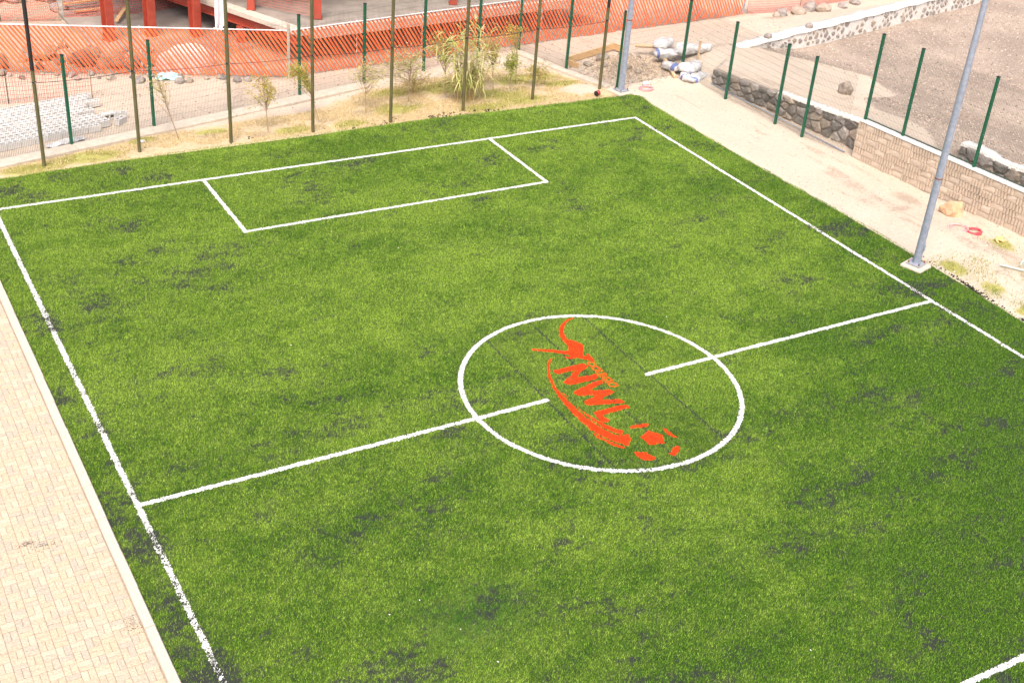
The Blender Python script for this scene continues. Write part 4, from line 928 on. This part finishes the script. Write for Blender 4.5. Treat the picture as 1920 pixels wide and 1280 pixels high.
def coil(loc,label,m,R0=.17,n=3,tr=.014,tail=None):
    b=MB(); pts=[]
    for k in range(n*16+1): a_=k/16*2*math.pi; r=R0*(1+.14*math.sin(a_*.37+k*.05)); pts.append((r*math.cos(a_)*1.2,r*math.sin(a_),tr+.012*(k/16)+.006*math.sin(a_*3)))
    if tail: pts+= tail
    o=b.tube(pts,tr,6).build('hose_coil',m); o.location=loc; tag(o,label,'hose')
coil((14.08,2.42,float(hgt(14.08,2.42))),'red hose coiled on the sand near the block wall',M['hose'],.19,4,.02)
coil((13.78,2.72,float(hgt(13.78,2.72))),'faded pink hose loop beside the red coil',M['pink'],.24,2,.016)
coil((11.95,15.45,.01),'faded pink hose tangle behind the far turf corner',M['pink'],.2,4,.016)
b=MB().bbox((0,0,.06),(.26,.14,.12),.03); o=b.build('white_jug',M['sack']); b2=MB().tube([(.13,0,.07),(.18,0,.09)],.025,8).build('cap',M['sack_blue'],o); o.location=(12.15,15.8,.01); o.rotation_euler=(0,0,.4); tag(o,'small white plastic jug lying by the pink hose','jug')
sp=thing('cable_spool','small red and black spool standing at the far turf edge','spool',(9.87,15.42,.02),.4)
MB().tube([(-.07,0,.09),(-.055,0,.09)],.09,16).build('flange',M['black'],sp); MB().tube([(.055,0,.09),(.07,0,.09)],.09,16).build('flange',M['black'],sp); MB().tube([(-.054,0,.09),(.054,0,.09)],.075,16).build('winding',M['hose'],sp)
b=MB(); r=random.Random(5)
for k in range(5):
    a_=r.uniform(0,6.28); b.tube([(0,0,.03),(math.cos(a_)*.16,math.sin(a_)*.12,.07),(math.cos(a_+.3)*.3,math.sin(a_+.3)*.22,.02)],[.05,.04,.02],6)
o=b.build('yellow_rag',M['rag']); o.location=(14.45,1.9,float(hgt(14.45,1.9))); tag(o,'yellow crumpled rag on the sand under the block wall','rag')
for p,q,lb in (((13.05,.55,.17),(13.75,-.25,.12),'pale green pipe lying on the sand at the right edge'),((13.5,.28,.20),(14.0,.55,.2),'second pale green pipe crossing the first at the right edge')):
    p=Vector(p);q=Vector(q); o=MB().tube([(0,0,0),q-p],.024,8).build('plastic_pipe',M['pvc']); o.location=p; tag(o,lb,'pipe')
o=MB().bbox((0,0,.03),(.26,.12,.07),.02).build('paper_scrap',M['sack']); o.location=(-5.35,16.45,.0); o.rotation_euler=(0,.1,.4); tag(o,'white scrap of rubbish lying on the footing near the second olive pole','rubbish')

# ------------------------------------------------------------------ planting
def leaves(P,size,cols,droop=.3,asp=2.6):
    n=len(P); P=np.asarray(P); s=size*rng.uniform(.6,1.4,n); a=rng.uniform(0,6.28,n); el=rng.normal(-droop*.3,.6,n)
    d=np.stack([np.cos(a)*np.cos(el),np.sin(a)*np.cos(el),np.sin(el)],-1); b_=np.cross(d,rng.normal(0,1,(n,3))); b_/=np.linalg.norm(b_,axis=1,keepdims=True)
    w=(s/asp/2)[:,None]; s=s[:,None]; V=np.stack([P,P+d*s*.5+b_*w,P+d*s,P+d*s*.5-b_*w],1).reshape(-1,3)
    F=np.arange(4*n).reshape(-1,4); c=np.array(cols)[rng.integers(len(cols),size=n)]*rng.uniform(.75,1.2,(n,1)); return V,F,np.repeat(c,4,axis=0)
def sapling(label,base,top,crown_c,crown_r,nbr,nl,cols,size=.05,seed=1,stem_r=.014,bow=0,name='sapling'):
    r=random.Random(seed); bz=float(hgt(*base)); t_=thing(name,label,'tree',(*base,bz),0,'saplings in the planting strip')
    crown_r=[q*1.3 for q in crown_r]; nl=int(nl*1.15); nbr=int(nbr*1.2); T=Vector(top)-Vector((*base,0)); st=MB(); pts=[Vector((bow*math.sin(k/6*math.pi)*.6+T.x*k/6,bow*math.sin(k/6*math.pi)+T.y*k/6,-.05+(T.z+.05)*k/6)) for k in range(7)]
    st.tube(pts,[stem_r*(1-.1*k) for k in range(7)],7); P=[]
    cc=Vector(crown_c)-Vector((*base,0))
    for k in range(nbr):
        s=r.uniform(.35,1); i=min(5,int(s*6)); p0=pts[i].lerp(pts[i+1],s*6-i); a_=r.uniform(0,6.28); e_=math.acos(r.uniform(-.85,1)); rr=r.uniform(.45,1)
        q=cc+Vector((math.cos(a_)*math.sin(e_)*crown_r[0]*rr,math.sin(a_)*math.sin(e_)*crown_r[1]*rr,math.cos(e_)*crown_r[2]*rr)); m_=(p0+q)/2+Vector((r.uniform(-.08,.08),r.uniform(-.08,.08),r.uniform(0,.12)))
        st.tube([p0,m_,q],[.007,.005,.002],4,False)
        for l in range(nl):
            t=r.uniform(.25,1.05); w=(p0*(1-t)**2+m_*2*t*(1-t)+q*t*t) if t<1 else q; P.append(tuple(w+Vector((r.gauss(0,.045),r.gauss(0,.045),r.gauss(0,.04)))))
    st.build('trunk',M['stem'],t_); V,F,c=leaves(P,size,cols); np_mesh('crown',V,F,M['leaf'],col=c,parent=t_)
YG=[(.55,.43,.08),(.62,.49,.13),(.46,.39,.07),(.38,.37,.07)]; PG=[(.52,.48,.20),(.60,.53,.27),(.42,.41,.15)]; GG=[(.36,.42,.06),(.45,.48,.10),(.29,.35,.06)]
sapling('thin leaning sapling with sparse leaves, leftmost in the planting strip',(-4.25,16.38),(-4.75,16.6,1.95),(-4.75,16.6,1.75),(.38,.35,.35),16,22,PG+YG,.05,1)
sapling('small yellow green sapling with drooping branches, left of the fourth olive pole',(-1.65,15.95),(-1.75,16.1,1.75),(-1.85,16.1,1.35),(.62,.45,.55),30,34,YG,.055,2,.016,.05)
sapling('bowed yellow green sapling with a dense crown behind the fourth olive pole',(.15,16.35),(-.45,16.6,1.75),(-.45,16.6,1.55),(.36,.36,.42),32,40,YG+GG,.055,3,.016,.22)
sapling('thin pale sapling left of the fifth olive pole',(1.8,16.5),(1.85,16.7,1.5),(1.95,16.8,1.25),(.55,.5,.45),30,28,PG,.06,4,.013)
sapling('airy pale sapling with wide crown right of the fifth olive pole',(3.5,16.95),(3.6,17.0,1.6),(3.3,17.0,1.3),(.95,.6,.55),46,32,PG,.06,5,.018)
sapling('sapling with darker green crown left of the reed clump',(4.95,17.2),(5.0,17.3,1.9),(4.85,17.4,1.6),(.55,.5,.5),34,36,PG+GG,.06,6,.016)
sapling('bushy yellow green sapling just right of the reed clump',(6.7,17.0),(6.7,17.3,1.75),(6.6,17.4,1.35),(.62,.5,.55),36,34,YG+PG,.06,7)
sapling('small bright green shrub left of the seventh olive pole',(7.35,17.0),(7.4,17.1,1.1),(7.4,17.1,.95),(.26,.26,.34),22,42,GG,.06,8)
sapling('sapling with a flat yellowish top left of the seventh olive pole',(7.75,17.3),(7.85,17.6,1.9),(7.8,17.7,1.75),(.42,.4,.22),20,30,YG,.055,9)
sapling('low scrubby bush with olive twigs right of the seventh olive pole',(8.35,16.9),(8.4,16.9,.7),(8.3,16.9,.5),(.6,.5,.4),34,24,PG+YG,.06,10,name='shrub')
sapling('low weedy scrub between the airy sapling and the reed clump',(4.0,17.7),(4.1,17.7,.5),(4.1,17.7,.35),(.8,.5,.3),34,20,PG+YG,.06,11,name='shrub')
# reed clump: canes with long arching leaves
rd=thing('reed_clump','tall arching giant reed clump behind the sixth olive pole','plant',(5.4,16.5,float(hgt(5.4,16.5)))); r=random.Random(3); VV=[];FF=[];CC=[];nv=0
for k in range(34):
    a_=r.uniform(0,6.28); rr=r.uniform(.05,.42); bx0=Vector((math.cos(a_)*rr*1.2+.1,math.sin(a_)*rr*.7,-.03)); h=r.uniform(.9,2.75); ln=Vector((math.cos(a_),math.sin(a_),0))*r.uniform(.1,.75)
    tp=bx0+ln+Vector((0,0,h)); b=MB(); b.tube([bx0,bx0+ln*.35+Vector((0,0,h*.5)),tp],[.014,.011,.005],6,False); b.build('cane',M['cane'],rd)
    for l in range(r.randint(9,15)):
        t=r.uniform(.3,1); p0=bx0+ln*t*t+Vector((0,0,h*t)); d=r.uniform(0,6.28); L_=r.uniform(.45,.95); up=r.uniform(.35,1.0); dd=Vector((math.cos(d),math.sin(d),0)); sd_=Vector((-dd.y,dd.x,0)); w=r.uniform(.018,.032)
        c=random.Random(k*50+l).choice([(.46,.48,.15),(.56,.54,.24),(.38,.42,.11),(.62,.56,.28)])
        for i in range(6):
            s=i/5; q=p0+dd*L_*(s-.12*s*s)+Vector((0,0,L_*(up*s-.85*s*s))); ww=w*(1-s)**.6*(1 if i else .5)
            VV+= [tuple(q+sd_*ww),tuple(q-sd_*ww)]; CC+=[c,c]
            if i: FF.append((nv+2*i-2,nv+2*i-1,nv+2*i+1,nv+2*i))
        nv+=12
np_mesh('foliage',np.array(VV),np.array(FF),M['leaf'],col=np.array(CC),parent=rd)
# dry grass on the strip: uncountable
nD=120000; x=rng.uniform(-11,11,nD); y=rng.uniform(15.1,19.2,nD)
ye=np.interp(x,[-10.5,-9.2,-6.2,-4,0,2.7,7.3,9.5,10.3,10.8],[15.9,15.9,16.75,16.95,17.2,18.3,19.1,18.6,16.6,15.2]); k=(y<ye+rng.normal(0,.15,nD))&(y>turf_top(x))&(fbm(x*1.1,y*1.6,130,4)>.40)&(np.exp(-(((x-9.7)/1.0)**2+((y-16.2)/.55)**2))*(.5+fbm(x*2.2,y*2.2,23))<.5); x,y=x[k],y[k]; n=len(x)
gp=np.zeros(n)
for (px_,py_,rx,ry) in [(-8.6,15.6,.7,.25),(-6.9,15.9,.9,.35),(-5.3,16.6,.4,.2),(-3.2,16.6,.5,.2),(-.9,15.9,.5,.25),(1.0,15.8,.5,.2),(3.0,16.5,.7,.35),(5.7,15.7,.9,.35),(7.2,15.9,.9,.35),(5.5,17.8,1.4,.5),(8.3,17.7,1.2,.4),(9.3,16.9,.6,.25),(3.4,17.9,.7,.3),(6.9,16.6,.9,.5)]: gp=np.maximum(gp,np.exp(-(((x-px_)/rx)**2+((y-py_)/ry)**2)))
g_=rng.random(n)<gp*.9; c=np.where(g_[:,None],np.array((.36,.35,.085)),np.array((.66,.52,.27)))*rng.uniform(.6,1.25,(n,1))
l=rng.uniform(.03,.10,n)*np.where(g_,1.1,1); t=np.radians(rng.uniform(25,80,n)); ph=rng.uniform(0,6.28,n); w=rng.uniform(.004,.009,n); z=hgt(x,y)
V=np.stack([np.stack([x-w*np.sin(ph),y+w*np.cos(ph),z],-1),np.stack([x+w*np.sin(ph),y-w*np.cos(ph),z],-1),np.stack([x+np.cos(ph)*l*np.sin(t),y+np.sin(ph)*l*np.sin(t),z+l*np.cos(t)],-1)],1).reshape(-1,3)
o=np_mesh('dry_grass',V,np.arange(len(V)).reshape(-1,3),M['leaf'],col=np.repeat(c,3,axis=0)); tag(o,'sparse straw coloured and green grass on the planting strip','grass',kind='stuff')
# weeds on the sand by the turf edge
wx=[];wy=[]
for (px_,py_,s,n) in [(12.2,.5,.35,500),(11.9,1.3,.3,400),(11.8,-.3,.2,260),(13.6,-.2,.35,420),(14.3,1.6,.4,300),(12.2,-1.2,.3,400),(12.7,1.0,.2,150),(12.6,-2.2,.4,300)]: wx.append(rng.normal(px_,s,n)); wy.append(rng.normal(py_,s,n))
x=np.concatenate(wx);y=np.concatenate(wy); k=(x>turf_right(y)+.02)&(x<xwall(y)); x,y=x[k],y[k]; n=len(x)
l=rng.uniform(.04,.13,n); t=np.radians(rng.uniform(15,75,n)); ph=rng.uniform(0,6.28,n); w=rng.uniform(.004,.009,n); z=hgt(x,y)
V=np.stack([np.stack([x-w*np.sin(ph),y+w*np.cos(ph),z],-1),np.stack([x+w*np.sin(ph),y-w*np.cos(ph),z],-1),np.stack([x+np.cos(ph)*l*np.sin(t),y+np.sin(ph)*l*np.sin(t),z+l*np.cos(t)],-1)],1).reshape(-1,3)
c=np.array([(.28,.32,.07),(.44,.40,.15),(.20,.26,.05)])[rng.integers(3,size=n)]
o=np_mesh('sand_weeds',V,np.arange(len(V)).reshape(-1,3),M['leaf'],col=np.repeat(c,3,axis=0)); tag(o,'low green weeds growing on the sand along the turf edge','weeds',kind='stuff')
bpy.context.view_layer.update()
